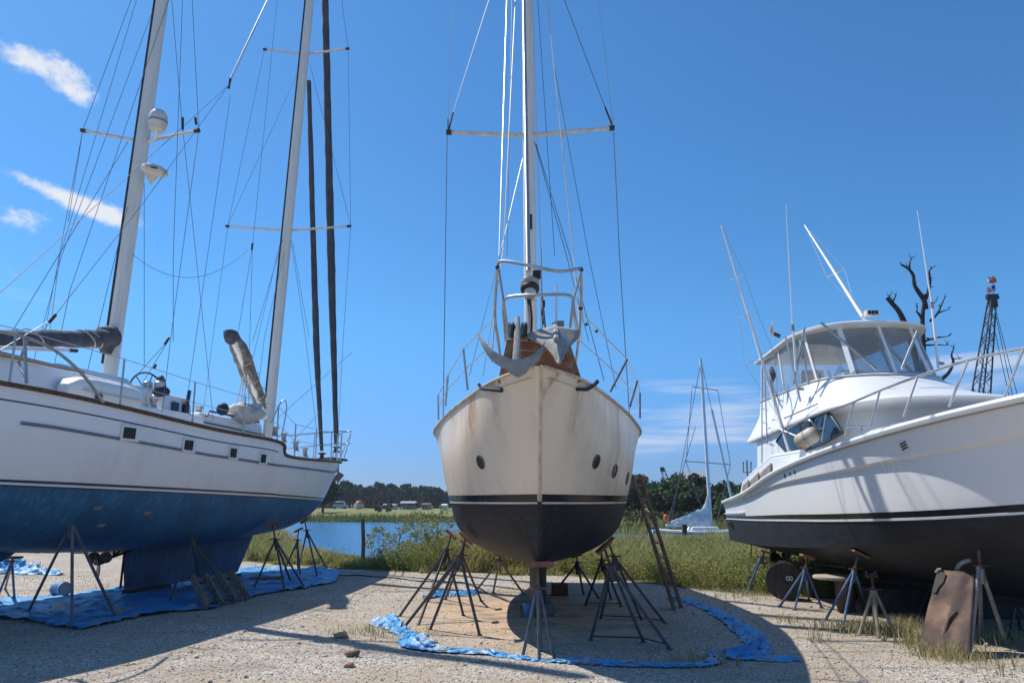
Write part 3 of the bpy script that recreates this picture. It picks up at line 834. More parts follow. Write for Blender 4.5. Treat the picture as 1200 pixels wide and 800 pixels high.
# keel blocks
def block(name, label, c, size, rz, m):
    mb = MB().box(V(c) + V((0, 0, size[2] / 2)), size, Matrix.Rotation(rz, 3, 'Z'))
    return one(name, mb, m, label, 'timber block', c, bevel=.008)
block('keel_timber', 'timber block, its colour darkened as shadow, under the rear end of the ketch keel', (-6.75, 13.8, .0), (.26, 1.0, .1), -.2, M_dkwood)  # darker wood on both ketch blocks stands in for shadow under the keel
block('keel_timber', 'timber block, its colour darkened as shadow, under the front end of the ketch keel', (-6.2, 16.1, .0), (.26, .8, .1), -.2, M_dkwood)
block('keel_timber', 'timber block under the keel of the cream sailboat', (.36, 11.1, .0), (.5, .3, .1), 0, M_wood)
block('concrete_block', 'square brown block on the ground behind the middle keel', G(656, 697), (.27, .22, .2), .1, mat('brown_block', (.16, .09, .06), .9, bump=.3))
block('flat_timber', 'flat dark board lying on the tarp near the ketch bow', G(313, 680) + V((0, 0, .03)), (.7, .3, .05), .3, M_wood)
# pale sack against the keel foot
mb = MB().ball(G(645, 722) + V((0, .1, .1)), (.09, .12, .11), 14, 9)
mb.v = [tuple(V(v) + V((1, 1, 1)) * .03 * mnoise.noise(V(v) * 9)) for v in mb.v]
one('sack', mb, mat('pale_sack', (.16, .17, .18), .8, bump=.4), 'small grey sack slumped on the ground against the middle keel', 'sack', G(646, 722))

hz = [G(300, 671), G(380, 674), G(440, 676), G(500, 682), G(545, 684), G(575, 697), G(612, 712), G(622, 716)]
one('hose', MB().tube([p + V((0, 0, .018 + .01 * math.sin(i))) for i, p in enumerate(curve(hz, 60))], .014, 7), M_black, 'thin black hose running over the gravel between the ketch and the cream sailboat', 'hose', hz[3])
# ladder leaning on the cream sailboat
def ladder():
    p1, p2 = G(790, 714), G(806, 711); q1 = P(741, 556, 11.2); q2 = q1 + (p2 - p1) * .98
    root = thing('ladder', 'weathered wooden ladder leaning on the right side of the cream sailboat', 'ladder', (p1 + p2) / 2)
    p2 = p1 + V((.17, .25, 0)); q2 = q1 + V((.17, .25, 0))
    mm = mat('ladder_wood', (.27, .165, .12), .75, col2=(.17, .105, .08), scale=6, bump=.2)
    MB().beam(p1, q1, .045, .10, V((0, 1, 0))).build('rail', mm, root, bevel=.004)
    MB().beam(p2, q2, .045, .10, V((0, 1, 0))).build('rail', mm, root, bevel=.004)
    for k in range(9):
        f = .06 + k * .108
        MB().tube([p1.lerp(q1, f), p2.lerp(q2, f)], .017, 8).build('rung', mm, root)
ladder()

# cable spool
def spool():
    c = G(921, 703); c.z = .31; ax = V((.35, 1, 0)).normalized()
    M = ax.to_track_quat('Z', 'Y').to_matrix()
    root = thing('cable_spool', 'dark wooden cable spool standing on edge under the motor yacht stern', 'cable spool', (c.x, c.y, 0))
    for k, z in enumerate((0, .34)):
        MB().lathe([(.03, z - .02), (.30, z - .02), (.31, z - .012), (.31, z + .012), (.30, z + .02), (.03, z + .02)], c, M, 32).build('flange', M_dkwood, root)
    MB().lathe([(.15, .02), (.15, .32)], c, M, 20).build('core', M_dkwood, root)
    MB().lathe([(.0, -.028), (.035, -.028), (.035, -.02), (0, -.02)], c, M, 12).build('hub', M_black, root)
    for (a, b_) in ((-.11, .05), (-.06, .05)):
        o = c + M @ V((a, b_, -.024)); pts = [o + M @ V((math.cos(q) * .022, math.sin(q) * .032, 0)) for q in lin(0, 6.283, 14)]
        MB().tube(pts, .008, 5).build('stencil_mark', M_whitepaint, root)
spool()

# stool: plank top on rusty drum
c = G(992, 716)
st = thing('stool', 'round plank top on a rusty drum under the motor yacht', 'stool', c)
MB().lathe([(.14, 0), (.14, .02), (.13, .03), (.13, .44), (.14, .45), (.14, .47)], c, None, 20).build('drum', M_rust, st)
MB().lathe([(.0, .0), (.29, .0), (.30, .01), (.30, .035), (.29, .045), (0, .045)], c + V((-.15, 0, .475)), None, 28).build('top', mat('pale_plank', (.42, .36, .3), .8, bump=.2), st)

# rusty plate leaning on the galvanised stand, with a notch torn from its top left
def plate():
    bl, br = G(1076, 760), G(1137, 771); tl, tr = P(1099, 668, 8.75), P(1143, 671, 8.45)
    def pt(u, v): return bl.lerp(br, u).lerp(tl.lerp(tr, u), v)
    outl = [pt(0, 0), pt(1, 0), pt(1, .5), pt(1, 1), pt(.4, 1.0), pt(.1, 1.02), pt(0, .96)]
    n = (br - bl).cross(tl - bl).normalized(); 
    rows = []
    NU, NV = 16, 18
    for j in range(NV + 1):
        row = []
        for i in range(NU + 1):
            u, v = i / NU, j / NV
            q = pt(u, v) + n * (.010 * math.sin(u * 3.0) * v + .012 * mnoise.noise(V((u * 3, v * 3, 0))))
            row.append(q)
        rows.append(row)
    mb = MB().grid(rows)
    o = one('rusty_plate', mb, M_rust, 'large rusty steel plate leaning upright against the galvanised stand', 'steel plate', (bl + br) / 2, solid=.014, angle=50)
    hole = MB()
    root = o
    # dark cut-out patch (burnt hole) on upper left
    hp = [pt(.02 + .36 * a, .62 + .36 * b_) + n * (.016 + .010 * math.sin((.02 + .36 * a) * 3.0) * (.62 + .36 * b_)) for a, b_ in ((0, .25), (.0, .75), (.08, .98), (.4, 1.0), (.72, .9), (.66, .62), (.4, .45), (.28, .22))]
    ho = MB().prism(hp, n * .008).build('burnt_patch', mat('burnt_steel', (.055, .045, .042), .8, bump=.3), None)
    ho.data.transform(Matrix.Translation(-V(o.location))); ho.parent = o
    rim = MB().tube([pt(0, .96) + n * .02, pt(.06, 1.0) + n * .03, pt(.14, 1.0) + n * .03], .018, 8).build('curled_corner', mat('pale_rust', (.3, .2, .14), .8), None)
    rim.data.transform(Matrix.Translation(-V(o.location))); rim.parent = o
    s0 = G(1106, 762) + n * .10; s1 = pt(.60, .55) + n * .06
    mb = MB().tube([s0, s0.lerp(s1, .5), s1], [.03, .028, .012], 6, flat=.5)
    one('stick', mb, M_wood, 'short split stick leaning on the rusty plate', 'stick', s0)
    clod('wood_chunk', 1105, 765, .06, M_ply, 'small tan wood chunk at the foot of the rusty plate')
plate()
# junk pile under the yacht: dark timbers
for i, (px, py, s, rz, lab) in enumerate(((1080, 716, (1.7, .35, .35), .1, 'long dark timber lying deep under the motor yacht'), (1165, 722, (1.3, .5, .5), -.1, 'thick dark timber block under the motor yacht at the right edge'), (1040, 706, (.8, .4, .28), .2, 'short dark timber block under the motor yacht behind the stool'))):
    c = G(px, py); block('cribbing_timber', lab, c, s, rz, M_dkwood)
c = G(1165, 722) + V((0, 0, .5))
block('plank', 'wide grey plank resting on the thick timber block', c, (1.35, .6, .07), -.1, M_greywood)
# ================================================================== hull paints
def hull_paint(name, base, stain, amt, sc=1.0, rough=.3, grime=None, streak_dir=(3.2, 3.2, .35)):
    m = bpy.data.materials.new(name); t, N, L = nt(m); b = N['Principled BSDF']
    co = objco(t)
    n1 = noise_tex(t, mapping(t, co, streak_dir), 2.0 * sc, 7, .62)
    n2 = noise_tex(t, co, .9 * sc, 5)
    f = mathn(t, 'MULTIPLY', smooth(t, mathn(t, 'MULTIPLY_ADD', n2, .7, mathn(t, 'MULTIPLY', n1, .7)), .62, .95), amt)
    c = mixc(t, f, base, stain)
    sp = smooth(t, noise_tex(t, co, 26, 3), .70, .76)
    c = mixc(t, mathn(t, 'MULTIPLY', sp, amt * .5), c, stain)
    b.inputs['Roughness'].default_value = rough
    L.new(mathn(t, 'MULTIPLY_ADD', f, .35, rough), b.inputs['Roughness'])
    L.new(c, b.inputs['Base Color'])
    L.new(bumpn(t, noise_tex(t, co, 1.6, 3), .08, .05), b.inputs['Normal'])
    return m, t, N, L, b, co, c

def bottom_paint(name, base, light, dark, ang=(5, 5, .5), rot=0):
    m = bpy.data.materials.new(name); t, N, L = nt(m); b = N['Principled BSDF']
    co = objco(t)
    mp = N.new('ShaderNodeMapping'); mp.inputs['Rotation'].default_value = (0, rot, 0); mp.inputs['Scale'].default_value = ang
    L.new(co, mp.inputs['Vector'])
    n1 = noise_tex(t, mp.outputs[0], 2.6, 8, .68); n2 = noise_tex(t, co, 1.1, 5)
    c = mixc(t, smooth(t, n1, .42, .68), base, light)
    c = mixc(t, smooth(t, n2, .45, .72), c, dark)
    sp = smooth(t, noise_tex(t, co, 18, 4), .66, .74)
    c = mixc(t, mathn(t, 'MULTIPLY', sp, .5), c, light)
    L.new(c, b.inputs['Base Color']); b.inputs['Roughness'].default_value = .62
    L.new(bumpn(t, noise_tex(t, mp.outputs[0], 6, 5), .2, .01), b.inputs['Normal'])
    return m

M_ketch_top = hull_paint('ketch_topsides', (.86, .855, .84), (.66, .62, .55), .3)[0]
M_ketch_bot = bottom_paint('ketch_bottom_blue', (.028, .135, .27), (.065, .21, .36), (.022, .095, .19), (5, 5, .5), .6)
M_ketch_keel = bottom_paint('ketch_keel_blue', (.035, .10, .22), (.07, .15, .28), (.025, .06, .13), (8, 8, .7))
M_sloop_bot = bottom_paint('sloop_bottom_black', (.006, .008, .013), (.022, .026, .034), (.004, .005, .009), (6, 6, .35))
M_yacht_bot = bottom_paint('yacht_bottom_dark', (.006, .010, .020), (.018, .024, .038), (.005, .007, .013), (1.2, 1.2, 3))
m, t, N, L, b, co, c = hull_paint('sloop_topsides', (.84, .70, .53), (.60, .45, .28), .7, .8)
# two rust runs with a place of their own on the painted steel
sx = N.new('ShaderNodeSeparateXYZ'); L.new(co, sx.inputs[0])
def run(c, x_sign, y0, w, zt, zb, slope, col, gain):
    d = mathn(t, 'SUBTRACT', mathn(t, 'MULTIPLY_ADD', sx.outputs[2], slope, sx.outputs[1]), y0 + slope * zt)
    e = mathn(t, 'EXPONENT', mathn(t, 'MULTIPLY', mathn(t, 'POWER', mathn(t, 'ABSOLUTE', mathn(t, 'DIVIDE', d, w)), 2.0), -1.0))
    e = mathn(t, 'MULTIPLY', e, smooth(t, sx.outputs[2], zb, zt))
    e = mathn(t, 'MULTIPLY', e, mathn(t, 'GREATER_THAN', mathn(t, 'MULTIPLY', sx.outputs[0], x_sign), .03))
    e = mathn(t, 'MULTIPLY', e, smooth(t, noise_tex(t, mapping(t, co, (5, 5, .8)), 4, 6, .7), .3, .6))
    return mixc(t, mathn(t, 'MULTIPLY', e, gain), c, col)
c = run(c, -1, 1.2, .16, 2.75, 1.95, .3, (.42, .19, .04), 1.0)
c = run(c, -1, .55, .06, 2.85, 1.9, .3, (.45, .33, .2), .6)
c = run(c, 1, .45, .08, 2.85, 1.7, .35, (.42, .32, .2), .65)
c = run(c, -1, 3.2, .2, 1.95, 1.6, 0, (.42, .28, .14), .5)
c = run(c, 1, .15, .03, 2.3, 1.9, 0, (.3, .16, .07), .7)
L.new(c, b.inputs['Base Color']); M_sloop_top = m
M_yacht_top = hull_paint('yacht_topsides', (.81, .81, .81), (.74, .73, .70), .3, .7, .2)[0]

def ubox(w, x0, x1, y0, y1, z0, z1, inx=0, iny=0, mb=None):
    """tapered block in a boat's own axes; the top is drawn in by inx at the ends and iny at the sides"""
    mb = mb or MB()
    q = [(x0, y0, z0), (x1, y0, z0), (x1, y1, z0), (x0, y1, z0), (x0 + inx, y0 + iny, z1), (x1 - inx, y0 + iny, z1), (x1 - inx, y1 - iny, z1), (x0 + inx, y1 - iny, z1)]
    return mb.add([w(*p) for p in q], [(3, 2, 1, 0), (4, 5, 6, 7), (0, 1, 5, 4), (1, 2, 6, 5), (2, 3, 7, 6), (3, 0, 4, 7)])

def frame_of(n, up=V((0, 0, 1))):
    n = n.normalized(); r = up.cross(n).normalized(); u = n.cross(r)
    return Matrix((r, u, n)).transposed()

def find2(h, px, py, side, lo=0, hi=None, vlo=0):
    hi = h.nu if hi is None else hi
    best = (1e9, 0, 0)
    for a in range(121):
        u = lo + (hi - lo) * a / 120
        for b_ in range(61):
            v = vlo + (h.nv - vlo) * b_ / 60
            q = proj(h.p(u, v, side)); e = (q[0] - px) ** 2 + (q[1] - py) ** 2
            if e < best[0]: best = (e, u, v)
    return best[1], best[2]

def pole_ext(p, q, z):
    return p + (q - p) * ((z - p.z) / (q.z - p.z))

def deck(h, name, m, root, us, v=4.93, drop=.06, crown=.08):
    rows = []
    for u in us:
        q = h.l(u, v); row = []
        for k in range(9):
            s = k / 4 - 1
            row.append(h.w(q.x, q.y * .985 * s, q.z - drop + crown * (1 - s * s) * min(1, q.y)))
        rows.append(row)
    return MB().grid(rows).build(name, m, root)

# ================================================================== 1. the ketch
KO = V((-7.05, 12.3, 0)); KF = V((.2203, .9754, 0)); KL = V((-.9754, .2203, 0))
def kw(x, y, z): return KO + KF * x + KL * y + V((0, 0, z))
K = thing('ketch', 'white two-masted sailboat with blue bottom paint and furled sails on stands at the left', 'sailboat', KO, math.atan2(KF.y, KF.x), 'boats stored ashore on stands')
Z = [  # x offsets per control point, half breadths, heights
    [(-4.0, .02, 1.35), (-4.4, .55, 1.45), (-4.8, .95, 1.6), (-5.2, 1.2, 1.86), (-5.6, 1.4, 2.4), (-5.9, 1.45, 3.03)],
    [(-3, .02, 1.02), (-3, .8, 1.13), (-3, 1.4, 1.4), (-3, 1.74, 1.82), (-3, 1.92, 2.4), (-3, 1.95, 2.975)],
    [(0, .02, .82), (0, .95, .92), (0, 1.62, 1.22), (0, 1.95, 1.77), (0, 2.08, 2.32), (0, 2.1, 2.82)],
    [(2.2, .02, .79), (2.2, .92, .91), (2.2, 1.58, 1.22), (2.2, 1.91, 1.735), (2.2, 2.03, 2.28), (2.2, 2.05, 2.775)],
    [(2.65, .02, .80), (2.65, .9, .92), (2.65, 1.55, 1.22), (2.65, 1.87, 1.725), (2.65, 1.98, 2.2), (2.65, 1.99, 2.54)],
    [(5, .02, .92), (5, .62, 1.03), (5, 1.15, 1.3), (5, 1.42, 1.69), (5.1, 1.58, 2.2), (5.2, 1.62, 2.59)],
    [(6.0, .02, 1.06), (6.0, .42, 1.17), (6.0, .82, 1.4), (6.1, 1.02, 1.67), (6.25, 1.18, 2.2), (6.35, 1.22, 2.65)],
    [(6.6, .02, 1.18), (6.65, .22, 1.28), (6.75, .45, 1.46), (6.9, .52, 1.655), (7.3, .65, 2.2), (7.6, .72, 2.70)],
    [(6.98, .015, 1.3), (7.05, .02, 1.4), (7.16, .02, 1.52), (7.3, .025, 1.64), (8.1, .03, 2.22), (8.9, .05, 2.82)]]
KH = Hull(Z, kw)
def KU(x):
    a, b_ = 0., float(KH.nu)
    for _ in range(40):
        m_ = (a + b_) / 2
        if KH.l(m_, 5).x < x: a = m_
        else: b_ = m_
    return (a + b_) / 2
def below(dz):
    def f(u):
        z0 = KH.l(u, 5).z - dz; a, b_ = 3., 5.
        for _ in range(25):
            m_ = (a + b_) / 2
            if KH.l(u, m_).z < z0: a = m_
            else: b_ = m_
        return a
    return f
def zline(dz):
    def f(u):
        x = KH.l(u, 5).x
        z0 = (np.interp(x, [-5.9, -3, 0, 2.2], [2.60, 2.545, 2.385, 2.33]) if x < 2.2 else np.interp(x, [2.2, 5.5, 8.9], [2.33, 2.34, 2.54])) + dz
        a, b_ = 3., 5.
        for _ in range(25):
            m_ = (a + b_) / 2
            if KH.l(u, m_).z < z0: a = m_
            else: b_ = m_
        return a
    return f
o = KH.mesh(lin(0, 8, 130), lin(0, 3, 14) + lin(3, 5, 14)[1:], lambda v: 1 if v < 3 else 0)
o.grid([[KH.p(0, v, s) for v in lin(0, 5, 20)] for s in (-1, 1)], 0)
hull = weld(o.build('hull', [M_ketch_top, M_ketch_bot], K))
deck(KH, 'deck', M_offwhite, K, lin(.05, 7.9, 60))
st = MB()
for s in (-1, 1):
    KH.strip(st, 0, 8, 3.06, 3.12, s, n=90)
    KH.strip(st, 0, KU(2.2), below(.20), below(.18), s)
KH_s = st.build('pinstripe', M_navy, hull)
st = MB()
for s in (-1, 1): KH.strip(st, KU(-3.4), 8, zline(-.02), zline(.02), s, .018, n=100)
st.build('rubbing_strake', mat('strake_blue_grey', (.15, .19, .27), .4, col2=(.1, .13, .2)), hull)
st = MB()
for s in (-1, 1):
    KH.strip(st, .0, 8, 2.96, 3.0, s, .003, n=90)
st.build('waterline_stripe', M_navy, hull)
for s in (-1, 1):
    MB().tube([KH.p(u, 5, s, .012) for u in lin(.0, 7.97, 130)], .04, 8, flat=.8).build('toe_rail', M_teak, K)
# portlights on the near side (and their mirror on the far side)
for px, py, wd in ((152, 508, .30), (220, 521, .27), (272, 530, .25), (308, 537, .24)):
    u, v = find2(KH, px, py, -1, 1, 3.2, 3.5)
    for s in (-1, 1):
        n = KH.nrm(u, v, s); c = KH.p(u, v, s); Mx = frame_of(n)
        f = MB().box(c, (wd * 1.12, .235, .07), Mx).build('portlight', M_gel, K, bevel=.008)
        MB().box(c + n * .032 - Mx.col[0] * (.03 if s < 0 else -.03), (wd * .74, .155, .012), Mx).build('pane', M_glassdark, f)
# through-hulls / small bottom patches
for px, py in ((112, 596), (172, 600), (118, 618)):
    u, v = find2(KH, px, py, -1, 0, 4)
    n = KH.nrm(u, v, -1); MB().box(KH.p(u, v, -1), (.13, .05, .012), frame_of(n)).build('hull_patch', mat('primer_patch%d' % px, (.3, .28, .25), .8), hull)
# keel fin
def fin(w, root, name, m, top, bot, th, n=14):
    """top, bot: (x_aft, x_fwd, z) ; symmetric foil section"""
    mb = MB(); rows = []
    for f in lin(0, 1, 6):
        xa = top[0] + (bot[0] - top[0]) * f; xf = top[1] + (bot[1] - top[1]) * f; z = top[2] + (bot[2] - top[2]) * f
        ring = []
        for k in range(n * 2):
            q = k / n if k < n else 2 - k / n
            s = 1 if k < n else -1
            ring.append(w(xa + (xf - xa) * q, s * th * (math.sin(math.pi * min(1, q * .96 + .04)) ** .55), z))
        rows.append(ring)
    mb.grid(rows, 0, True); mb.poly(rows[-1]); mb.poly(rows[0])
    return mb.build(name, m, root)
fin(kw, K, 'keel', M_ketch_keel, (.75, 4.95, 1.1), (.95, 4.3, .12), .15)
MB().box(kw(.8, 0, .45), (.02, .05, .6)).build('keel_trailing_strip', M_dark, K)
fin(kw, K, 'skeg', M_ketch_bot, (-3.2, -.6, 1.35), (-3.0, -1.6, .78), .09)
fin(kw, K, 'rudder', M_ketch_bot, (-4.6, -3.05, 1.75), (-4.2, -3.0, .75), .07)
c = kw(-1.75, -.085, 1.18)
MB().lathe([(.1, 0), (.1, .015), (.06, .015), (.06, .005)], c, frame_of(-KL), 18).build('skeg_bearing', M_dark, K)
# shaft, struts, propeller
p0, p1 = kw(1.7, 0, .92), kw(.16, 0, .63)
sh = MB().tube([p0, p1], .022, 8).tube([kw(.55, .0, .70), kw(.85, -.25, 1.15)], .022, 6).tube([kw(.55, .0, .70), kw(.85, .25, 1.15)], .022, 6).build('propeller_shaft', M_dark, K)
pm = MB(); pc = kw(.24, 0, .64); pm.lathe([(.05, -.08), (.06, 0), (.045, .08)], pc, frame_of(KF), 12)
def blade(mb, c, axis, ang, R, wdt, pitch=.6):
    Mx = frame_of(axis); rad = Mx @ V((math.cos(ang), math.sin(ang), 0)); tan = Mx @ V((-math.sin(ang), math.cos(ang), 0))
    ch = (tan * math.cos(pitch) + Mx @ V((0, 0, 1)) * math.sin(pitch))
    th = rad.cross(ch).normalized() * .008
    rows = []
    for side in (1, -1):
        pass
    out = []
    for k in range(18):
        a = 2 * math.pi * k / 18
        out.append(c + rad * (R * .55 + R * .46 * math.cos(a)) + ch * (wdt * math.sin(a)))
    mb.prism([p + th for p in out], -th * 2)
for k in range(3): blade(pm, pc, KF, .5 + k * 2.094, .25, .10)
pm.build('propeller', M_bronze, sh)
# deckhouses
ubox(kw, -4.6, -.1, -1.15, 1.15, 2.86, 3.5, .12, .1).build('aft_cabin', M_gel, K, bevel=.05)
ac = ubox(kw, -1.9, -.2, -.75, .75, 3.49, 3.66, .15, .1).build('cabin_hatch', M_gel, K, bevel=.03)
ubox(kw, -.9, .95, -1.3, 1.3, 2.8, 3.16, .03, .05).build('cockpit_coaming', M_gel, K, bevel=.04)
cm = ubox(kw, .0, .85, -1.15, 1.15, 2.9, 3.46, .1, .1).build('companionway_house', M_gel, K, bevel=.04)
for px, py in ((198, 475),):
    p = kw(.30, -1.115, 3.26); MB().box(p, (.02, .17, .15), Matrix.Rotation(-.22, 3, 'Z')).build('house_window', M_tint, cm)
    p = kw(.58, -1.115, 3.26); MB().box(p, (.02, .17, .15), Matrix.Rotation(-.22, 3, 'Z')).build('house_window', M_tint, cm)
tk = ubox(kw, 1.0, 3.3, -1.12, 1.12, 2.5, 3.27, .12, .1).build('trunk_cabin', M_gel, K, bevel=.05)
MB().tube([kw(1.25, -1.06, 3.2), kw(1.4, -1.0, 3.32), kw(2.9, -.99, 3.31), kw(3.05, -1.0, 3.2)], .02, 6).build('grab_rail', M_teak, tk)
MB().tube([kw(1.1, -1.085, 3.08), kw(3.2, -1.085, 3.03)], .014, 6).build('cabin_side_moulding', M_navy, tk)
ubox(kw, 6.1, 6.7, -.3, .3, 2.55, 2.8, .03, .03).build('fore_hatch', M_whitepaint, K, bevel=.02)
# life raft canister
rf = MB(); rr = []
for x in lin(-2.25, -.85, 14):
    e = min(1, (1 - abs((x + 1.55) / .7) ** 4) ** .3 if abs((x + 1.55) / .7) < 1 else .2)
    rr.append([kw(x, -1.28 + math.copysign(abs(math.cos(a)) ** .6, math.cos(a)) * .27 * max(e, .35), 3.16 + math.copysign(abs(math.sin(a)) ** .6, math.sin(a)) * .23 * max(e, .35)) for a in lin(0, 6.283, 20)[:-1]])
rf.grid(rr, 0, True); rf.poly(rr[0]); rf.poly(rr[-1])
raft = rf.build('life_raft_canister', M_gel, K)
MB().tube([kw(-2.2, -1.56, 3.16), kw(-.9, -1.56, 3.16)], .014, 6).build('canister_seam', M_offwhite, raft)
MB().ball(kw(-1.9, -1.57, 3.1), .05).build('canister_latch', M_black, raft)
# dinghy-like white bulge behind
ubox(kw, -3.6, -2.2, -.9, .9, 3.48, 3.62, .2, .2).build('cabin_top_cover', M_offwhite, K, bevel=.05)
# steering wheel, pedestal, winches
wc = kw(.75, -.1, 3.62)
pd = MB().tube([kw(.95, -.1, 3.0), kw(.9, -.1, 3.6)], .06, 10).build('steering_pedestal', M_offwhite, K)
wm_ = MB(); Mx = frame_of((KF * .95 + V((0, 0, .3))).normalized())
wm_.tube([wc + Mx @ V((math.cos(a) * .36, math.sin(a) * .36, 0)) for a in lin(0, 6.283, 32)], .018, 7)
for k in range(6):
    a = k * 1.047; wm_.tube([wc, wc + Mx @ V((math.cos(a) * .36, math.sin(a) * .36, 0))], .01, 5)
wm_.build('steering_wheel', M_dark, pd)
for x, y in ((-.7, -1.15), (-.3, -1.15), (1.5, -.7)):
    MB().lathe([(.09, 0), (.06, .05), (.055, .11), (.08, .15), (.08, .17), (.03, .18)], kw(x, y, 3.14 if x < 1 else 3.26), None, 14).build('winch', M_steel, K)
MB().ball(kw(.1, -.95, 3.5), (.15, .15, .1)).build('binnacle_cover', M_cushion, K)
MB().tube([kw(-.5, -1.25, 3.14), kw(-.62, -1.28, 3.32), kw(-.5, -1.28, 3.45)], .03, 7).build('sheet_lead', M_offwhite, K)
MB().tube([kw(.4, -.8, 3.45), kw(.3, -.8, 3.72), kw(.25, -.78, 3.8)], .05, 7).build('rolled_dodger', M_cover, K)
for k, (x, y) in enumerate(((.05, -.95), (.0, -.75))):
    MB().lathe([(.06, 0), (.085, .04), (.085, .12), (.06, .15)], kw(x, y, 3.52), None, 12).build('horn', M_steel, K)
# blue-black ball fender and bundled sail on the trunk cabin
one('ball_fender', MB().ball(P(261, 479, 13.5), (.115, .115, .125)), M_cushion, 'dark blue round fender sitting on the white cabin top of the ketch', 'fender', P(261, 479, 13.5))
mb = MB().ball(P(288, 484, 14.4), (.36, .28, .2), 28, 18)
c0 = P(288, 484, 14.4)
mb.v = [tuple(c0 + (V(v) - c0) * (1 + .5 * mnoise.noise(V(v) * 4.5) + .2 * mnoise.noise(V(v) * 11))) for v in mb.v]
one('sail_bundle', mb, M_sail, 'white sail bundled on the cabin top at the foot of the ketch main mast', 'sail', c0, angle=60)

# masts
def mast(root, base, q, ztop, r, label=None, flat=.72, mtl=None, z0=None, tn=None):
    top = pole_ext(base, q, ztop)
    if z0 is not None: base = pole_ext(base, q, z0)
    o = MB().tube([base, base.lerp(top, .5), top], [r, r, r * .9], 16).build('mast', mtl or M_alu, root)
    d = (top - base)
    tn = V(tn) if tn else V((-.8, -.6, 0))
    a, b_ = base + tn * (r + .008) + d * .08, top + tn * (r * .9 + .008)
    MB().beam(a, b_, .045, .03, V((0, 1, 0))).build('sail_track', M_dark, o)
    return o, base, top
miz_b, miz_q = P(128, 443, 12.3), P(190, 0, 12.3)
MZ, mzb, mzt = mast(K, miz_b, miz_q, 13.2, .125, z0=3.2)
mn_b, mn_q = P(314, 502, 17.2), P(363, 0, 17.2)
MN, mnb, mnt = mast(K, mn_b, mn_q, 18.0, .125, z0=2.9)
def spreader(parent, l, c, r, rad=.028, m=None):
    for a in (l, r):
        o = MB().tube([c, a], [rad * 1.25, rad], 8).build('spreader', m or M_spreader, parent)
        d = (a - c).normalized(); MB().tube([a - d * .07, a + d * .03], rad * 1.5, 8).build('spreader_tip', M_dark, o)
spreader(MZ, P(97, 153, 12.4), P(168, 166, 12.3), P(232, 153, 12.2))
spreader(MN, P(266, 265, 17.3), P(338, 270, 17.2), P(410, 265, 17.1), .026)
spreader(MN, P(310, 58, 17.3), P(357, 64, 17.2), P(408, 57, 17.1), .026)
# radar domes on the mizzen mast
c = P(185, 142, 12.0)
d1 = MB().lathe([(.08, -.2), (.13, -.18), (.165, -.06), (.17, -.05), (.17, .0), (.165, .05), (.15, .14), (.10, .2), (.03, .225)], c, None, 24).build('satellite_dome', M_offwhite, MZ)
MB().lathe([(.172, -.045), (.172, -.0)], c, None, 24).build('dome_band', M_galv, d1)
MB().tube([c + V((0, 0, -.18)), c + V((-.05, .1, -.28)), c + V((-.25, .25, -.28))], .035, 7).build('dome_bracket', M_whitepaint, d1)
c = P(181, 200, 12.0)
Mx = Matrix.Rotation(.22, 3, 'Y') @ Matrix.Rotation(.15, 3, 'X')
d2 = MB().lathe([(.12, -.10), (.22, -.05), (.235, 0), (.21, .06), (.12, .095), (.02, .10)], c, Mx, 26).build('radar_dome', M_offwhite, MZ)
MB().box(c + Mx @ V((.08, -.218, .01)), (.18, .012, .03), Mx).build('maker_mark', M_dark, d2)
MB().lathe([(.05, -.18), (.1, -.1), (.11, -.06)], c + V((-.04, 0, -.02)), None, 14).tube([c + V((-.05, .05, -.14)), c + V((-.2, .28, -.1))], .04, 7).build('radar_bracket', M_spreader, d2)

def lumpy(pts, radii, n=40, seg=12, amp=.3, s=3.0, seed=0, flat=1.0):
    pp = curve(pts, n); rs = [np.interp(k / n, np.linspace(0, 1, len(radii)), radii) for k in range(n + 1)]
    mb = MB().tube(pp, [float(r) for r in rs], seg, flat=flat)
    vs = []
    for i, v in enumerate(mb.v):
        k = i // seg; c = pp[min(k, n)]; v = V(v)
        vs.append(tuple(c + (v - c) * (1 + amp * mnoise.noise(v * s + V((seed, 0, 0))) + amp * .5 * mnoise.noise(v * s * 2.6))))
    mb.v = vs
    return mb
# mizzen boom with grey sail cover
b0, b1 = P(128, 402, 12.1), P(-90, 404, 8.6)
bm_ = MB().tube([b0, b1], .055, 10).build('mizzen_boom', M_alu, K)
cv = lumpy([b0 + V((.03, .05, .1)), b0.lerp(b1, .3) + V((0, 0, .07)), b0.lerp(b1, .65) + V((0, 0, .08)), b1 + V((0, 0, .08))], [.17, .13, .135, .12], 44, 14, .22, 2.2, 3).build('sail_cover', M_cover, bm_)
lumpy([b0 + V((.05, 0, .26)), b0 + V((.03, -.08, .1)), b0 + V((.0, -.05, -.2))], [.10, .2, .09], 14, 12, .35, 4, 5).build('cover_collar', M_cover, bm_)
for f in (.08, .13, .18, .5): 
    q = b0.lerp(b1, f) + V((0, 0, .07)); dd = (b1 - b0).normalized(); Mx = frame_of(dd)
    MB().tube([q + Mx @ V((math.cos(a) * .155, math.sin(a) * .155, .15 * math.sin(a))) for a in lin(0, 6.283, 16)], .01, 5).build('sail_tie', M_rope, cv)
MB().tube([P(-20, 407, 8.6), P(80, 410, 10.6)], .028, 7).build('boom_batten', M_whitepaint, K)
MB().tube([P(80, 410, 10.6), P(90, 411, 10.8)], .03, 7).build('batten_end', M_black, K)
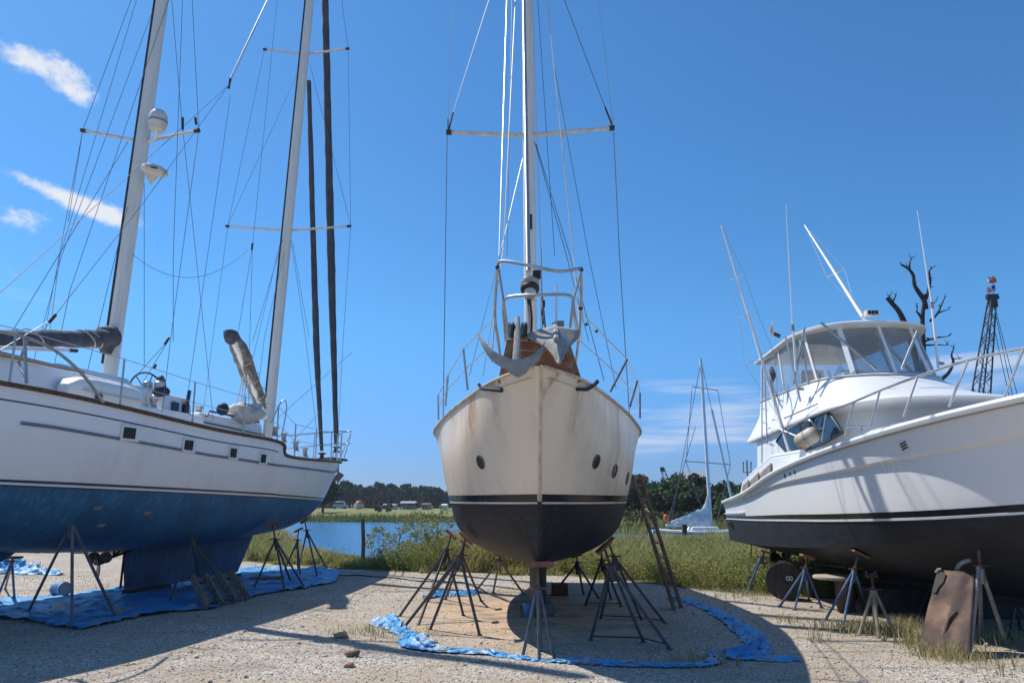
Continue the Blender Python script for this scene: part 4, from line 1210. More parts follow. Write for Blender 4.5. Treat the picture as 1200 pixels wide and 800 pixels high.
one('plank', MB().beam(P(-30, 409, 8.7), P(90, 437, 10.6), .26, .05), mat('varnished_plank', (.33, .21, .13), .55, col2=(.2, .12, .07), scale=4, stretch=(1, 6, 1)), 'long tan wooden plank slung above the aft deck of the ketch', 'plank', P(30, 425, 9.6), bevel=.006)
# main boom, cocked up beside the mast in a faded cover
b0, b1 = P(311, 488, 16.9), P(272, 393, 13.6)
bm_ = MB().tube([b0, b1], .075, 10).build('main_boom', M_gel, K)
up = V((0, 0, 1))
cpp = curve([b0.lerp(b1, .12) + V((0, 0, .02)), b0.lerp(b1, .35) + V((0, 0, .05)), b0.lerp(b1, .7) + V((0, 0, .07)), b1 + V((.0, 0, .03))], 60)
mb = MB().tube(cpp, [float(np.interp(k / 60, [0, .2, .5, .8, 1], [.09, .13, .165, .15, .11])) for k in range(61)], 26, flat=.75)
nv_ = []
for i_, v in enumerate(mb.v):
    k, a = i_ // 26, (i_ % 26) / 26 * 6.2832; c = cpp[k]; v = V(v)
    q = 1 + .42 * mnoise.noise(V((math.cos(a) * 1.6, math.sin(a) * 1.6, k * .055))) + .22 * mnoise.noise(V((math.cos(a) * 3.5, math.sin(a) * 3.5, k * .16 + 4)))
    nv_.append(tuple(c + (v - c) * q))
mb.v = nv_
cv = mb.build('sail_cover', M_cover_tan, bm_)
for f in (.3, .5, .72):
    q = b0.lerp(b1, f) + V((0, 0, .06)); Mx = frame_of((b1 - b0).normalized())
    MB().tube([q + Mx @ V((math.cos(a) * .19, math.sin(a) * .16, .03 * math.sin(a))) for a in lin(0, 6.283, 16)], .009, 5).build('sail_tie', M_rope, cv)
lumpy([b1 + V((.0, -.1, -.14)), b1 + V((-.0, -.02, .0)), b1 + V((.04, .05, .09))], [.10, .16, .05], 14, 12, .3, 4, 2).build('cover_end', M_cover, bm_)
lumpy([b0.lerp(b1, .18) + V((-.15, 0, -.1)), b0 + V((-.28, 0, -.3)), b0 + V((-.12, 0, -.72))], [.16, .17, .07], 20, 10, .45, 4, 4).build('cover_skirt', M_cover, bm_)
for k in range(5):
    wire(P(285 + k * 1.5, 440 - k, 15), P(277 + k * 5, 476, 15.1), .012, 'mainsheet', M_rope, bm_)
# the two furled headsails
F1 = lumpy([P(377, 528, 18.6), P(370, 380, 18.4), P(362, 95, 17.7)], [.045, .085, .06], 60, 10, .16, 3, 1).build('furled_staysail', M_furl, K)
F2 = lumpy([P(394, 520, 19.9), P(388, 300, 19.3), P(381, 0, 18.6), P(379, -60, 18.4)], [.06, .11, .095, .09], 80, 10, .16, 3, 7).build('furled_genoa', M_furl, K)
MB().lathe([(.05, 0), (.11, .01), (.11, .03), (.05, .05), (.05, .12), (.11, .14), (.11, .16), (.04, .18)], P(377, 538, 18.7), None, 16).build('furler_drum', M_dark, F1)
MB().lathe([(.05, 0), (.11, .01), (.11, .03), (.05, .05), (.05, .12), (.11, .14), (.11, .16), (.04, .18)], P(394, 530, 20.0), None, 16).build('furler_drum', M_dark, F2)
def gun(px): 
    u = KH.find(px, 5, -1, .4, 7.9); return KH.p(u, 5, -1)
# stanchions, lifelines, pulpit
for s in (-1, 1):
    prev = None
    us = [KU(x) for x in (-5.2, -3.6, -2.0, -.5, .9, 2.1, 3.0, 4.2, 5.3, 6.4)]
    for u in us:
        a = KH.p(u, 5, s) ; q = KH.l(u, 5); top = kw(q.x, s * (q.y - .02), q.z + .68)
        MB().tube([a, top], .014, 6).build('stanchion', M_steel, K)
        if prev:
            wire(prev, top, .006, 'lifeline', M_wirel, K); wire(prev - V((0, 0, .33)), top - V((0, 0, .33)), .005, 'lifeline', M_wirel, K)
        prev = top
pul = MB()
side_pts = {}
for s in (-1, 1):
    pts = []
    for u, dz in ((KU(6.4), .70), (KU(7.3), .74), (KU(8.2), .82)):
        q = KH.l(u, 5); pts.append(kw(q.x, s * max(q.y, .22), q.z + dz))
    pts.append(kw(9.25, s * .2, 3.72)); side_pts[s] = pts
    pul.tube(curve(pts, 16), .016, 7)
    for i, u in enumerate((KU(6.4), KU(7.3), KU(8.2))):
        q = KH.l(u, 5); pul.tube([KH.p(u, 5, s), pts[i]], .014, 6)
    pul.tube(curve([p - V((0, 0, .36)) for p in pts], 16), .012, 6)
    pul.tube([kw(8.7, s * .12, 2.8), pts[-1]], .016, 6); pul.tube([kw(8.95, s * .14, 2.83), pts[-1] - V((0, 0, .1))], .012, 6)
pul.tube(curve([side_pts[-1][-1], kw(9.45, 0, 3.74), side_pts[1][-1]], 10), .016, 7)
pul.tube(curve([side_pts[-1][-1] - V((0, 0, .36)), kw(9.4, 0, 3.36), side_pts[1][-1] - V((0, 0, .36))], 10), .013, 7)
pul.build('bow_pulpit', M_steel, K)
ubox(kw, 8.3, 9.25, -.14, .14, 2.83, 2.89).build('bow_platform', M_teak, K, bevel=.01)
# hanging anchor at the bow
ac = thing('anchor', 'grey anchor hanging under the bow roller of the white ketch', 'anchor', P(396, 558, 20.3))
a0 = P(396, 543, 20.3); a1 = P(396, 558, 20.3)
MB().tube([a0 + V((0, 0, .15)), a1], .03, 7).build('shank', M_galv, ac)
MB().prism([a1 + V((-.12, 0, -.05)), a1 + V((.0, 0, .14)), a1 + V((.17, 0, .04)), a1 + V((.06, 0, -.1)), a1 + V((0, 0, -.2)), a1 + V((-.05, 0, -.1))], V((0, .05, 0))).build('fluke', M_galv, ac, bevel=.006)
# stern rail arch at the left edge
ar = MB().tube(curve([P(-25, 384, 7.6), P(25, 394, 8.1), P(65, 411, 8.5), P(98, 440, 8.9), P(121, 471, 9.3)], 30), .02, 8)
ar.tube([P(29, 396, 8.15), P(31, 449, 8.1)], .019, 7).tube([P(33, 396, 8.15), P(22, 425, 8.4), P(31, 446, 8.1)], .016, 6)
ar.build('stern_rail', M_steel, K)

# rigging of the ketch
rigs = [
 (97, 153, 12.4, 155, -3, 12.35), (97, 153, 12.4, 80, 260, 12.6), (97, 153, 12.4, 52, 392, 13.0), (160, 0, 12.35, 70, 300, 12.7), (70, 300, 12.7, 58, 392, 13.0),
 (180, 10, 12.3, 72, 300, 12.2), (72, 300, 12.2, 35, 440, 12.0), (198, 0, 12.2, 82, 340, 11.6), (82, 340, 11.6, 60, 445, 11.4),
 (233, 153, 12.2, 225, -3, 12.25), (233, 153, 12.2, 200, 397, 12.0), (200, 397, 12.0, 190, 482, 11.7),
 (201, -3, 12.3, 213, 140, 12.2), (213, 140, 12.2, 250, 492, 13.4), (214, -3, 12.3, 203, 300, 12.0), (203, 300, 12.0, 203, 400, 12),
 (169, 215, 12.2, 169, 430, 12.0), (270, 112, 14.0, 229, 400, 13.0), (229, 400, 13.0, 216, 490, 12.6),
 (268, 100, 14.0, 170, 235, 11.4), (170, 235, 11.4, 64, 370, 9.4), (64, 370, 9.4, 50, 388, 9.2), (315, -3, 15.4, 270, 97, 14.0),
 (270, 98, 14.0, 0, 343, 8.4), (64, 372, 9.4, 0, 410, 8.6), (150, 166, 12.3, -10, 428, 10.0), (150, 240, 12.2, 100, 445, 11.0),
 (151, 450, 12.4, 198, 398, 12.7), (198, 398, 12.7, 165, 452, 12.4),
 (310, 58, 17.3, 267, 265, 17.3), (267, 265, 17.3, 245, 430, 16.8), (245, 430, 16.8, 236, 498, 15.0),
 (408, 57, 17.1, 411, 265, 17.1), (411, 265, 17.1, 402, 400, 17.3), (402, 400, 17.3, 396, 515, 17.6), (400, -3, 17.2, 408, 57, 17.1),
 (363, 75, 17.2, 411, 264, 17.1), (354, 75, 17.2, 267, 264, 17.3), (341, 280, 17.2, 358, 395, 17.1), (358, 395, 17.1, 372, 512, 17.0), (343, 285, 17.2, 362, 395, 17.4),
 (337, 280, 17.2, 310, 395, 16.4), (310, 395, 16.4, 296, 505, 16.0), (333, 275, 17.2, 296, 400, 15.0), (330, 278, 17.2, 283, 476, 15.0),
 (296, 288, 15.6, 279, 390, 14.0), (296, 288, 15.6, 292, 420, 15.0), (325, -3, 16.4, 296, 288, 15.6),
 (325, 490, 17.1, 413, 412, 19.0), (340, 520, 17.4, 372, 486, 18.2)]
for r_ in rigs:
    wire(P(*r_[:3]), P(*r_[3:]), .0054, 'stay', M_wire, K)
wire(P(155, 298, 12.2), P(290, 293, 15.5), .005, 'triatic_line', M_wire, K, .55)
for (a, b_) in (((270, 92, 14.0), (268, 104, 14.0)), ((230, 146, 12.2), (229, 138, 12.2)), ((214, 138, 12.2), (214, 152, 12.2)), ((198, 396, 12.7), (193, 403, 12.6)), ((183, 427, 12.5), (180, 432, 12.5)), ((65, 369, 9.4), (58, 377, 9.3)), ((296, 285, 15.6), (295, 293, 15.6))):
    MB().tube([P(*a), P(*b_)], .024, 7).build('rigging_block', M_dark, K)
MB().tube([P(222, 458, 12.7), P(216, 491, 12.5)], .035, 8).build('turnbuckle_boot', M_furl, K)
MB().tube([P(315, -3, 15.4), P(270, 92, 14.0)], .014, 6).build('bright_stay', M_wirel, K)
# clutter round the main mast foot
for px, py, Y, s in ((322, 505, 17.3, .12), (332, 512, 17.6, .1), (346, 522, 17.8, .11), (357, 529, 18.2, .1)):
    MB().lathe([(s, 0), (s * .6, .06), (s * .55, .16), (s * .85, .22), (s * .3, .24)], P(px, py + 6, Y), None, 12).build('deck_winch', M_galv, K)
MB().tube(curve([P(318, 495, 17), P(330, 470, 17.2), P(336, 476, 17.3), P(330, 512, 17.2)], 12), .016, 6).build('mast_guard_rail', M_steel, K)

# ================================================================== 2. the cream sailboat, bow on
SO = V((.27, 6.9, 0))
def sw(xa, y, z): return SO + V((y + .03 * xa, xa, z))
S = thing('sailboat', 'cream hulled sailboat seen bow on with black bottom and rust streaks, standing in the middle', 'sailboat', SO, 0, 'boats stored ashore on stands')
Z = [[(1.35, .015, .95), (1.15, .018, 1.18), (.97, .02, 1.4), (.78, .022, 1.63), (.36, .028, 2.3), (0, .04, 2.93)],
     [(1.62, .02, .90), (1.5, .20, 1.1), (1.38, .36, 1.34), (1.22, .45, 1.63), (.85, .48, 2.25), (.42, .43, 2.875)],
     [(2.4, .02, .84), (2.35, .48, 1.0), (2.3, .80, 1.27), (2.15, .95, 1.635), (1.8, .98, 2.2), (1.3, .81, 2.81)],
     [(3.5, .02, .79), (3.5, .68, .94), (3.5, 1.1, 1.22), (3.4, 1.25, 1.645), (3.1, 1.33, 2.2), (2.6, 1.26, 2.715)],
     [(5, .02, .77), (5, .74, .93), (5, 1.18, 1.21), (5, 1.385, 1.66), (4.8, 1.50, 2.2), (4.4, 1.61, 2.66)],
     [(7, .02, .8), (7, .68, .96), (7, 1.1, 1.23), (7, 1.34, 1.67), (7, 1.47, 2.2), (7, 1.5, 2.70)],
     [(9, .02, 1.2), (9.1, .45, 1.3), (9.2, .8, 1.45), (9.3, .95, 1.7), (9.5, 1.05, 2.25), (9.7, 1.1, 2.85)]]
SH = Hull(Z, sw)
o = SH.mesh(lin(0, 1, 24) + lin(1, 6, 60)[1:], lin(0, 3, 16) + lin(3, 5, 20)[1:], lambda v: 1 if v < 3 else 0)
o.grid([[SH.p(6, v, s) for v in lin(0, 5, 20)] for s in (-1, 1)], 0)
shull = weld(o.build('hull', [M_sloop_top, M_sloop_bot], S))
deck(SH, 'deck', M_offwhite, S, lin(.15, 5.98, 50))
st = MB()
for s in (-1, 1): SH.strip(st, 0.0, 6, 3.0, 3.135, s, .004)
st.build('boot_stripe', M_blackpaint, shull)
st = MB()
for s in (-1, 1): SH.strip(st, 0.0, 6, 2.93, 2.975, s, .006)
st.build('waterline_stripe', mat('cream_stripe', (.72, .66, .56), .4), shull)
for s in (-1, 1):
    MB().tube([SH.p(u, 5, s, .012) for u in lin(.03, 6, 80)], .017, 8).build('cap_rail', mat('cap_rail_%d' % (s + 1), (.66, .59, .48), .5, col2=(.48, .39, .28), scale=6), S)
stem = [SH.p(0, v, 1) for v in lin(3.0, 5, 24)]
MB().tube([p + V((-.02, -.008, 0)) for p in stem], .016, 8).build('stem_band', mat('stem_tan', (.64, .55, .43), .6, col2=(.46, .35, .24), scale=5), S)
for px, py, s in ((563, 541, -1), (699, 541, 1), (720, 551, 1), (735, 560, 1)):
    u, v = find2(SH, px, py, s, .3, 3.7, 3)
    n = SH.nrm(u, v, s); c = SH.p(u, v, s); Mx = frame_of(n)
    f = MB().lathe([(.085, -.01), (.085, .010), (.078, .014), (.068, .014), (.066, .0)], c, Mx, 24).build('porthole', M_bronze, S)
    MB().lathe([(.0, -.01), (.067, -.01), (.067, .004), (0, .004)], c, Mx, 24).build('glass', mat('porthole_glass%d' % px, (.05, .05, .048), .25), f)
fin(lambda x, y, z: sw(-x, y, z), S, 'keel', M_sloop_bot, (-7.4, -3.5, .95), (-7.0, -4.1, .1), .14)
MB().beam(sw(1.28, 0, .955), sw(1.5, 0, .925), .3, .05).build('stem_pad', M_padr, S, bevel=.004)
# cabin on deck (hidden from the front, there for other views)
ubox(sw, 3.6, 7.2, -.85, .85, 2.72, 3.02, .3, .12).build('cabin_trunk', M_offwhite, S, bevel=.05)
ubox(sw, 7.4, 8.9, -.75, .75, 2.72, 2.98, .05, .05).build('cockpit_coaming', M_offwhite, S, bevel=.04)
# mast
sb, sq = P(622, 385, 12.3), P(618, 0, 12.3)
SM, smb, smt = mast(S, sb, sq, 14.2, .115, z0=2.7, tn=(.1, .99, 0))
sp_l, sp_c, sp_r = P(525, 155, 12.3), P(619, 159, 12.25), P(718, 150, 12.3)
spreader(SM, sp_l, sp_c, sp_r, .036)
for px in (582, 660): MB().box(P(px, 158, 12.2), (.10, .08, .05)).build('spreader_light', M_offwhite, SM)
MB().box(P(622, 260, 12.1), (.05, .05, .28)).build('mast_winch_pad', M_dark, SM)
# furler and forestay foil
fs0 = P(621, 398, 7.25); fs1 = P(620, 350, 7.5); fs2 = P(614, 0, 10.6); fst = pole_ext(fs1, fs2, 13.8)
fo = MB().tube([P(619, 318, 7.6), fst], [.030, .026], 10).build('forestay_foil', M_steel, S)
c = P(621, 338, 7.52); ax = (fs2 - fs1).normalized(); Mx = frame_of(ax, V((0, 1, 0)))
MB().lathe([(.02, -.13), (.055, -.13), (.06, -.05), (.09, -.03), (.105, -.02), (.105, .01), (.085, .03), (.085, .06), (.105, .075), (.10, .10), (.06, .115), (.04, .12)], c, Mx, 24).build('furler_drum', M_black, fo)
MB().lathe([(.088, .03), (.11, .07), (.108, .085), (.085, .04)], c, Mx, 24).build('drum_guard', mat('drum_guard', (.5, .42, .36), .5), fo)
MB().lathe([(.062, -.14), (.066, -.05), (.05, -.045), (.05, -.14)], c, Mx, 20).build('drum_base', M_offwhite, fo)
MB().tube([P(620, 352, 7.48), P(622, 372, 7.4), P(621, 398, 7.25)], .024, 7).build('forestay_toggle', M_dark, fo)
MB().box(P(629, 322, 7.55), (.09, .07, .10)).build('steaming_light', M_black, S, bevel=.01)
# pulpit
pl = MB()
pl.tube(curve([P(583, 322, 7.35), P(583, 311, 7.3), P(591, 306, 7.2), P(625, 312, 7.0), P(655, 318, 7.05), P(681, 314, 7.3)], 36), .018, 8)
pl.tube(curve([P(593, 400, 7.55), P(590, 362, 7.3), P(592, 351, 7.2), P(602, 347, 7.1), P(632, 345.5, 6.95), P(661, 345, 7.0), P(671, 349, 7.15), P(672, 360, 7.25), P(677, 392, 7.55)], 44), .017, 8)
pl.tube(curve([P(583, 312, 7.3), P(580, 368, 7.6), P(584, 400, 7.75), P(587, 425, 7.8)], 16), .016, 8)
pl.tube([P(584, 314, 7.3), P(590, 352, 7.2), P(597, 402, 7.5)], .014, 7)
pl.tube(curve([P(681, 314, 7.3), P(681, 365, 7.6), P(677, 405, 7.75), P(674, 430, 7.8)], 16), .016, 8)
pl.tube([P(681, 316, 7.3), P(671, 355, 7.2), P(668, 388, 7.4)], .014, 7)
pl.build('bow_pulpit', M_steel, S)
for (x, y) in ((583, 313), (681, 316), (680.5, 361)): MB().ball(P(x, y, 7.3 if y < 330 else 7.58), .026).build('rail_fitting', M_dark, S)
# wooden bitts box behind the anchors
wb = MB()
def q4(y): return [P(598, 399, y), P(664, 402, y), P(675, 444, y), P(590, 444, y)]
fl_ = q4(7.25)
for k in range(4):
    f0, f1 = k / 4 + .015, (k + 1) / 4 - .015
    a, b_ = fl_[0].lerp(fl_[3], (f0 + f1) / 2), fl_[1].lerp(fl_[2], (f0 + f1) / 2)
    MB().beam(a, b_, .05, (fl_[0] - fl_[3]).length * .22).build('plank', M_varnish, S, bevel=.006)
for (a, b_) in (((599, 398, 7.2), (588, 449, 7.35)), ((662, 401, 7.2), (677, 448, 7.35))):
    MB().beam(P(*a), P(*b_), .085, .10, V((0, 1, 0))).build('bitt_post', M_wood, S, bevel=.01)
MB().beam(P(598, 396, 7.3), P(664, 399, 7.3), .35, .035).build('platform_top', M_greywood, S, bevel=.006)
for px in (599, 614):
    MB().lathe([(.02, -.02), (.075, -.02), (.085, 0), (.075, .02), (.02, .02)], P(px, 386, 7.05), frame_of(V((1, .25, 0))), 20).build('anchor_roller', M_black, S)
# black chocks at the bow
for pts in (((561, 450, 7.6), (565, 455, 7.55), (575, 456, 7.42), (588, 457, 7.3)), ((676, 456, 7.3), (688, 456, 7.42), (695, 452, 7.55), (700, 447, 7.65))):
    MB().tube(curve([P(*p) for p in pts], 12), [.017] * 4 + [.02] * 5 + [.024] * 4, 8).build('bow_chock', M_black, S)
# anchors, stowed on the bow
an = thing('anchor', 'claw anchor with curved upturned arms hung on the left of the cream bow', 'anchor', P(606, 420, 6.8), 0, 'anchors on the cream bow')
arc = curve([P(560.5, 392, 6.95), P(567, 404, 6.85), P(580, 419, 6.75), P(605, 429, 6.68), P(626, 421, 6.75), P(638, 407, 6.85), P(645, 393, 6.95)], 40)
mb = MB(); rows = []
for i, p in enumerate(arc):
    k = i / 40; wd = .015 + .055 * math.sin(math.pi * k) ** .7
    rows.append([p + V((0, -.012, wd * .9)), p + V((0, -.03, 0)), p + V((0, -.012, -wd * .9)), p + V((0, .03, -wd * .5)), p + V((0, .03, wd * .5))])
mb.grid(rows, 0, True); mb.poly(rows[0]); mb.poly(rows[-1]); mb.build('arms', M_anchor, an, angle=60)
MB().prism([P(588, 426, 6.68), P(624, 426, 6.68), P(617, 437, 6.66), P(607, 443, 6.66), P(597, 437, 6.66)], V((0, .07, .01))).build('palm', M_anchor, an, bevel=.012)
MB().tube([P(605, 426, 6.72), P(606, 400, 6.85), P(606.5, 372, 7.1)], [.042, .034, .026], 8, flat=.7).build('shank', M_anchor, an)
an = thing('anchor', 'plough anchor with broad grey triangular plate on the right of the cream bow', 'anchor', P(650, 400, 6.8), 0, 'anchors on the cream bow')
Ls = curve([P(620, 390, 7.0), P(619, 395, 6.98), P(629, 401, 6.9), P(640, 408, 6.8), P(649, 418, 6.7), P(654, 426, 6.63)], 20)
Rs = curve([P(680, 387, 7.0), P(678, 395, 6.98), P(671, 403, 6.9), P(665, 410, 6.8), P(660, 418, 6.7), P(656, 426, 6.63)], 20)
Cs = curve([P(650, 383, 7.0), P(651, 391, 6.9), P(652, 399, 6.78), P(653, 408, 6.70), P(655, 418, 6.65), P(655, 427, 6.61)], 20)
mb = MB(); mb.grid([[(a * (1 - q) + c_ * q + V((0, .03 * math.sin(q * math.pi), .012 * math.sin(q * math.pi)))) for q in lin(0, 1, 5)] + [(c_ * (1 - q) + b_ * q + V((0, .03 * math.sin(q * math.pi), .012 * math.sin(q * math.pi)))) for q in lin(0, 1, 5)[1:]] for a, b_, c_ in zip(Ls, Rs, Cs)])
mb.build('plough_plate', M_anchor, an, solid=.022, angle=80)
MB().tube([P(652, 398, 6.75), P(651, 384, 7.05), P(650, 380, 7.5)], .03, 7).build('shank', M_anchor, an)
MB().tube([P(652, 334, 7.4), P(652, 384, 7.4)], .012, 7).build('jackstaff', M_whitepaint, S)
MB().box(P(657, 380, 7.3), (.07, .05, .07)).build('staff_socket', M_rubber, S)
# stanchions and lifelines
lt = []
for pts in ((((543, 409), (548, 457), 8.1), ((525, 440), (522, 476), 9.0), ((513.5, 463), (514, 492), 10.2)), (((735, 421), (715, 459), 8.3), ((747, 446), (738, 477), 9.2), ((750, 460), (750, 490), 10.4))):
    prev = [P(580, 372, 7.6), P(582, 398, 7.7)] if pts[0][0][0] < 600 else [P(681, 366, 7.6), P(678, 398, 7.7)]
    for (a, b_, Y) in pts:
        q = P(*a, Y); MB().tube([q, P(*b_, Y)], .014, 7).build('stanchion', M_greywood if a[0] > 700 else M_steel, S)
        m_ = q.lerp(P(*b_, Y), .5)
        wire(prev[0], q, .007, 'lifeline', M_wirel, S); wire(prev[1], m_, .007, 'lifeline', M_wirel, S); prev = [q, m_]
# rigging
rigs = [
 ((532, -3, 12.3), (525, 140, 12.3), M_wirel, .006), ((525, 140, 12.3), (525, 155, 12.3), M_wire, .012), ((574, -3, 12.3), (531, 132, 12.3), M_wirel, .008), ((531, 132, 12.3), (526, 152, 12.3), M_dark, .018),
 ((524, 157, 12.3), (519, 512, 11.9), M_wire, .008),
 ((701, -3, 12.3), (717, 133, 12.3), M_wirel, .006), ((717, 133, 12.3), (718, 150, 12.3), M_wirel, .012), ((660, -3, 12.3), (709, 126, 12.3), M_wire, .008), ((709, 126, 12.3), (717, 146, 12.3), M_dark, .018),
 ((719, 155, 12.3), (726, 300, 12.1), M_wire, .008), ((726, 300, 12.1), (739, 508, 11.9), M_wire, .008),
 ((594, -3, 12.0), (585, 300, 9.5), M_wirel, .010), ((585, 300, 9.5), (576, 425, 8.6), M_wirel, .010), ((604, -3, 12.1), (590, 290, 10.6), M_wirel, .007), ((600, -3, 12.1), (594, 300, 11.0), M_wire, .006), ((590, 290, 10.6), (566, 440, 9.6), M_wire, .006),
 ((624, -3, 12.15), (634, 300, 12.1), M_rope, .010), ((634, 300, 12.1), (634, 395, 12.1), M_rope, .010), ((641, -3, 12.2), (672, 300, 10.5), M_rope, .011), ((672, 300, 10.5), (681, 400, 9.8), M_rope, .010),
 ((628, 169, 12.1), (668, 300, 11.5), M_wire, .008), ((668, 300, 11.5), (708, 446, 11.0), M_wire, .007), ((626, 165, 12.1), (664, 300, 11.8), M_wire, .007), ((664, 300, 11.8), (690, 400, 11.4), M_wire, .006),
 ((613, 184, 12.1), (588, 290, 11.5), M_wirel, .007), ((588, 290, 11.5), (550, 440, 10.9), M_wire, .006), ((630, -3, 12.4), (650, 300, 12.6), M_wire, .006), ((649, 75, 12.4), (690, 300, 12.6), M_wire, .006), ((690, 300, 12.6), (722, 455, 12.5), M_wire, .006),
 ((635, 345, 8.2), (640, 395, 8.0), M_dark, .012), ((634, 290, 9.0), (636, 395, 8.2), M_wire, .007)]
for a, b_, m_, r_ in rigs: wire(P(*a), P(*b_), r_, 'stay', m_, S)
for p in ((636, 362, 8.3), (637, 372, 8.3), (637, 352, 8.3)): MB().tube([P(*p), P(p[0], p[1] + 8, p[2])], .02, 7).build('turnbuckle', M_dark, S)
for p in ((648, 424, 9), (699, 388, 9.0), (687, 380, 8.8)): MB().ball(P(*p), .022).build('rigging_knot', M_dark, S)
# ================================================================== 3. the motor yacht
YO = V((6.4, 17.0, 0))
def yw(x, y, z): return YO + V((y, -x, z))      # x runs from transom to bow, y to the far side
Y_ = thing('motor_yacht', 'white sport fishing yacht with black bottom, flybridge and outriggers standing at the right', 'motor yacht', YO, 0, 'boats stored ashore on stands')
Z = [[(0, .02, .60), (0, .85, .68), (0, 1.36, .78), (0, 1.40, 1.28), (0, 1.42, 1.50), (0, 1.44, 1.53), (0, 1.45, 1.63)],
     [(2.5, .02, .50), (2.5, .95, .64), (2.5, 1.58, .81), (2.5, 1.64, 1.31), (2.5, 1.67, 1.70), (2.5, 1.70, 1.73), (2.5, 1.72, 1.82)],
     [(4.5, .02, .43), (4.5, 1.0, .63), (4.5, 1.67, .88), (4.5, 1.73, 1.35), (4.5, 1.77, 1.90), (4.5, 1.81, 1.93), (4.5, 1.84, 2.12)],
     [(6.5, .02, .42), (6.5, .95, .70), (6.5, 1.60, 1.0), (6.5, 1.70, 1.39), (6.5, 1.77, 2.01), (6.5, 1.82, 2.04), (6.5, 1.87, 2.33)],
     [(8.5, .02, .48), (8.5, .75, .85), (8.5, 1.34, 1.2), (8.5, 1.50, 1.46), (8.5, 1.66, 2.12), (8.5, 1.72, 2.15), (8.5, 1.84, 2.47)],
     [(10, .02, .66), (10, .5, 1.05), (10, .92, 1.43), (10, 1.10, 1.56), (10, 1.36, 2.23), (10, 1.43, 2.26), (10.1, 1.62, 2.57)],
     [(11.2, .02, 1.0), (11.3, .18, 1.32), (11.4, .4, 1.62), (11.5, .5, 1.68), (11.7, .76, 2.36), (11.7, .84, 2.39), (11.8, 1.05, 2.68)],
     [(11.7, .015, 1.3), (11.8, .018, 1.5), (11.9, .02, 1.7), (11.95, .02, 1.76), (12.35, .03, 2.45), (12.4, .035, 2.5), (12.7, .05, 2.78)]]
YH = Hull(Z, yw, (2, 4, 5))
vs_ = lin(0, 2, 12) + lin(2, 3, 5)[1:] + lin(3, 4, 12)[1:] + lin(4, 5, 3)[1:] + lin(5, 6, 8)[1:]
o = YH.mesh(lin(0, 7, 80), vs_, lambda v: 1 if v < 3 else 0)
o.grid([[YH.p(0, v, s) for v in vs_] for s in (-1, 1)], 0)
yhull = weld(o.build('hull', [M_yacht_top, M_yacht_bot], Y_))
st = MB()
for s in (-1, 1): YH.strip(st, 0, 7, 3.0, 3.13, s, .004)
st.build('boot_stripe', M_blackpaint, yhull)
st = MB()
for s in (-1, 1): YH.strip(st, 0, 7, 2.92, 2.98, s, .012)
st.build('spray_rail', M_whitepaint, yhull)
deck(YH, 'deck', M_gel, Y_, lin(1.3, 6.95, 50), 5.95, .03)
for s in (-1, 1):
    MB().tube([YH.p(u, 6, s, .015) for u in lin(0, 6.98, 90)], .042, 8).build('rub_rail', M_gel, Y_)
    MB().tube([YH.p(u, 5.88, s, .012) for u in lin(0, 6.98, 90)], .016, 6).build('rub_rail_insert', M_rubber, Y_)
# cockpit: sole and coaming
MB().poly([yw(.05, -1.35, 1.1), yw(3.2, -1.6, 1.1), yw(3.2, 1.6, 1.1), yw(.05, 1.35, 1.1)]).build('cockpit_sole', M_offwhite, Y_)
for s in (-1, 1):
    # raised coaming with dark side vents rising to the cabin
    f = lambda x: YH.l(np.interp(x, [0, 2.5, 4.5, 6.5], [0, 1, 2, 3]), 6)
    pts_b = [f(x) for x in (1.7, 2.6, 3.6, 4.8, 5.6)]
    for a, h_ in ((0, 0),): pass
    top = [(1.75, .06), (1.95, .22), (3.0, .30), (4.2, .32), (5.6, .14)]
    bot = [yw(f(x).x, s * (f(x).y - .02), f(x).z - .02) for x, h in top]; up_ = [yw(f(x).x, s * (f(x).y - .05), f(x).z + h) for x, h in top]
    mb = MB()
    for i in range(len(top) - 1): mb.prism([bot[i], bot[i + 1], up_[i + 1], up_[i]], V((s * -.10, 0, 0)))
    cg = mb.build('cockpit_coaming', M_gel, Y_, smooth=False)
    MB().tube([p + V((s * -.05, 0, .02)) for p in up_], .045, 7).build('coaming_rail', M_gel, cg)
    for (x0, x1) in ((2.2, 2.75), (2.9, 3.5), (3.65, 4.3)):
        a, b_ = f(x0), f(x1)
        q = [yw(x0, s * (a.y - .005), a.z + .045), yw(x1, s * (b_.y - .005), b_.z + .045), yw(x1, s * (b_.y - .03), b_.z + .21), yw(x0, s * (a.y - .03), a.z + .17)]
        MB().prism(q, V((s * .014, 0, 0))).build('side_vent', mat('vent_tan%d%d' % (s + 1, int(x0 * 100)), (.26, .21, .16), .6), cg)
for k, x in enumerate((4.95, 5.2, 5.4)):
    u = np.interp(x, [4.5, 6.5], [2, 3]); c = YH.p(u, 5.45, -1); n = YH.nrm(u, 5.45, -1)
    MB().box(c, (.035, .07 if k == 0 else .045, .02), frame_of(n)).build('hull_fitting', M_black, Y_)
u, v = find2(YH, 1061, 521, -1, 2, 6, 4)
c = YH.p(u, v, -1); n = YH.nrm(u, v, -1); Mx = frame_of(n)
vt = MB().box(c, (.17, .11, .012), Mx).build('hull_vent', M_whitepaint, Y_)
for k in range(3): MB().box(c + Mx @ V((.0, -.032 + k * .032, .008)), (.12, .014, .012), Mx @ Matrix.Rotation(.25, 3, 'Z')).build('louvre', M_black, vt)
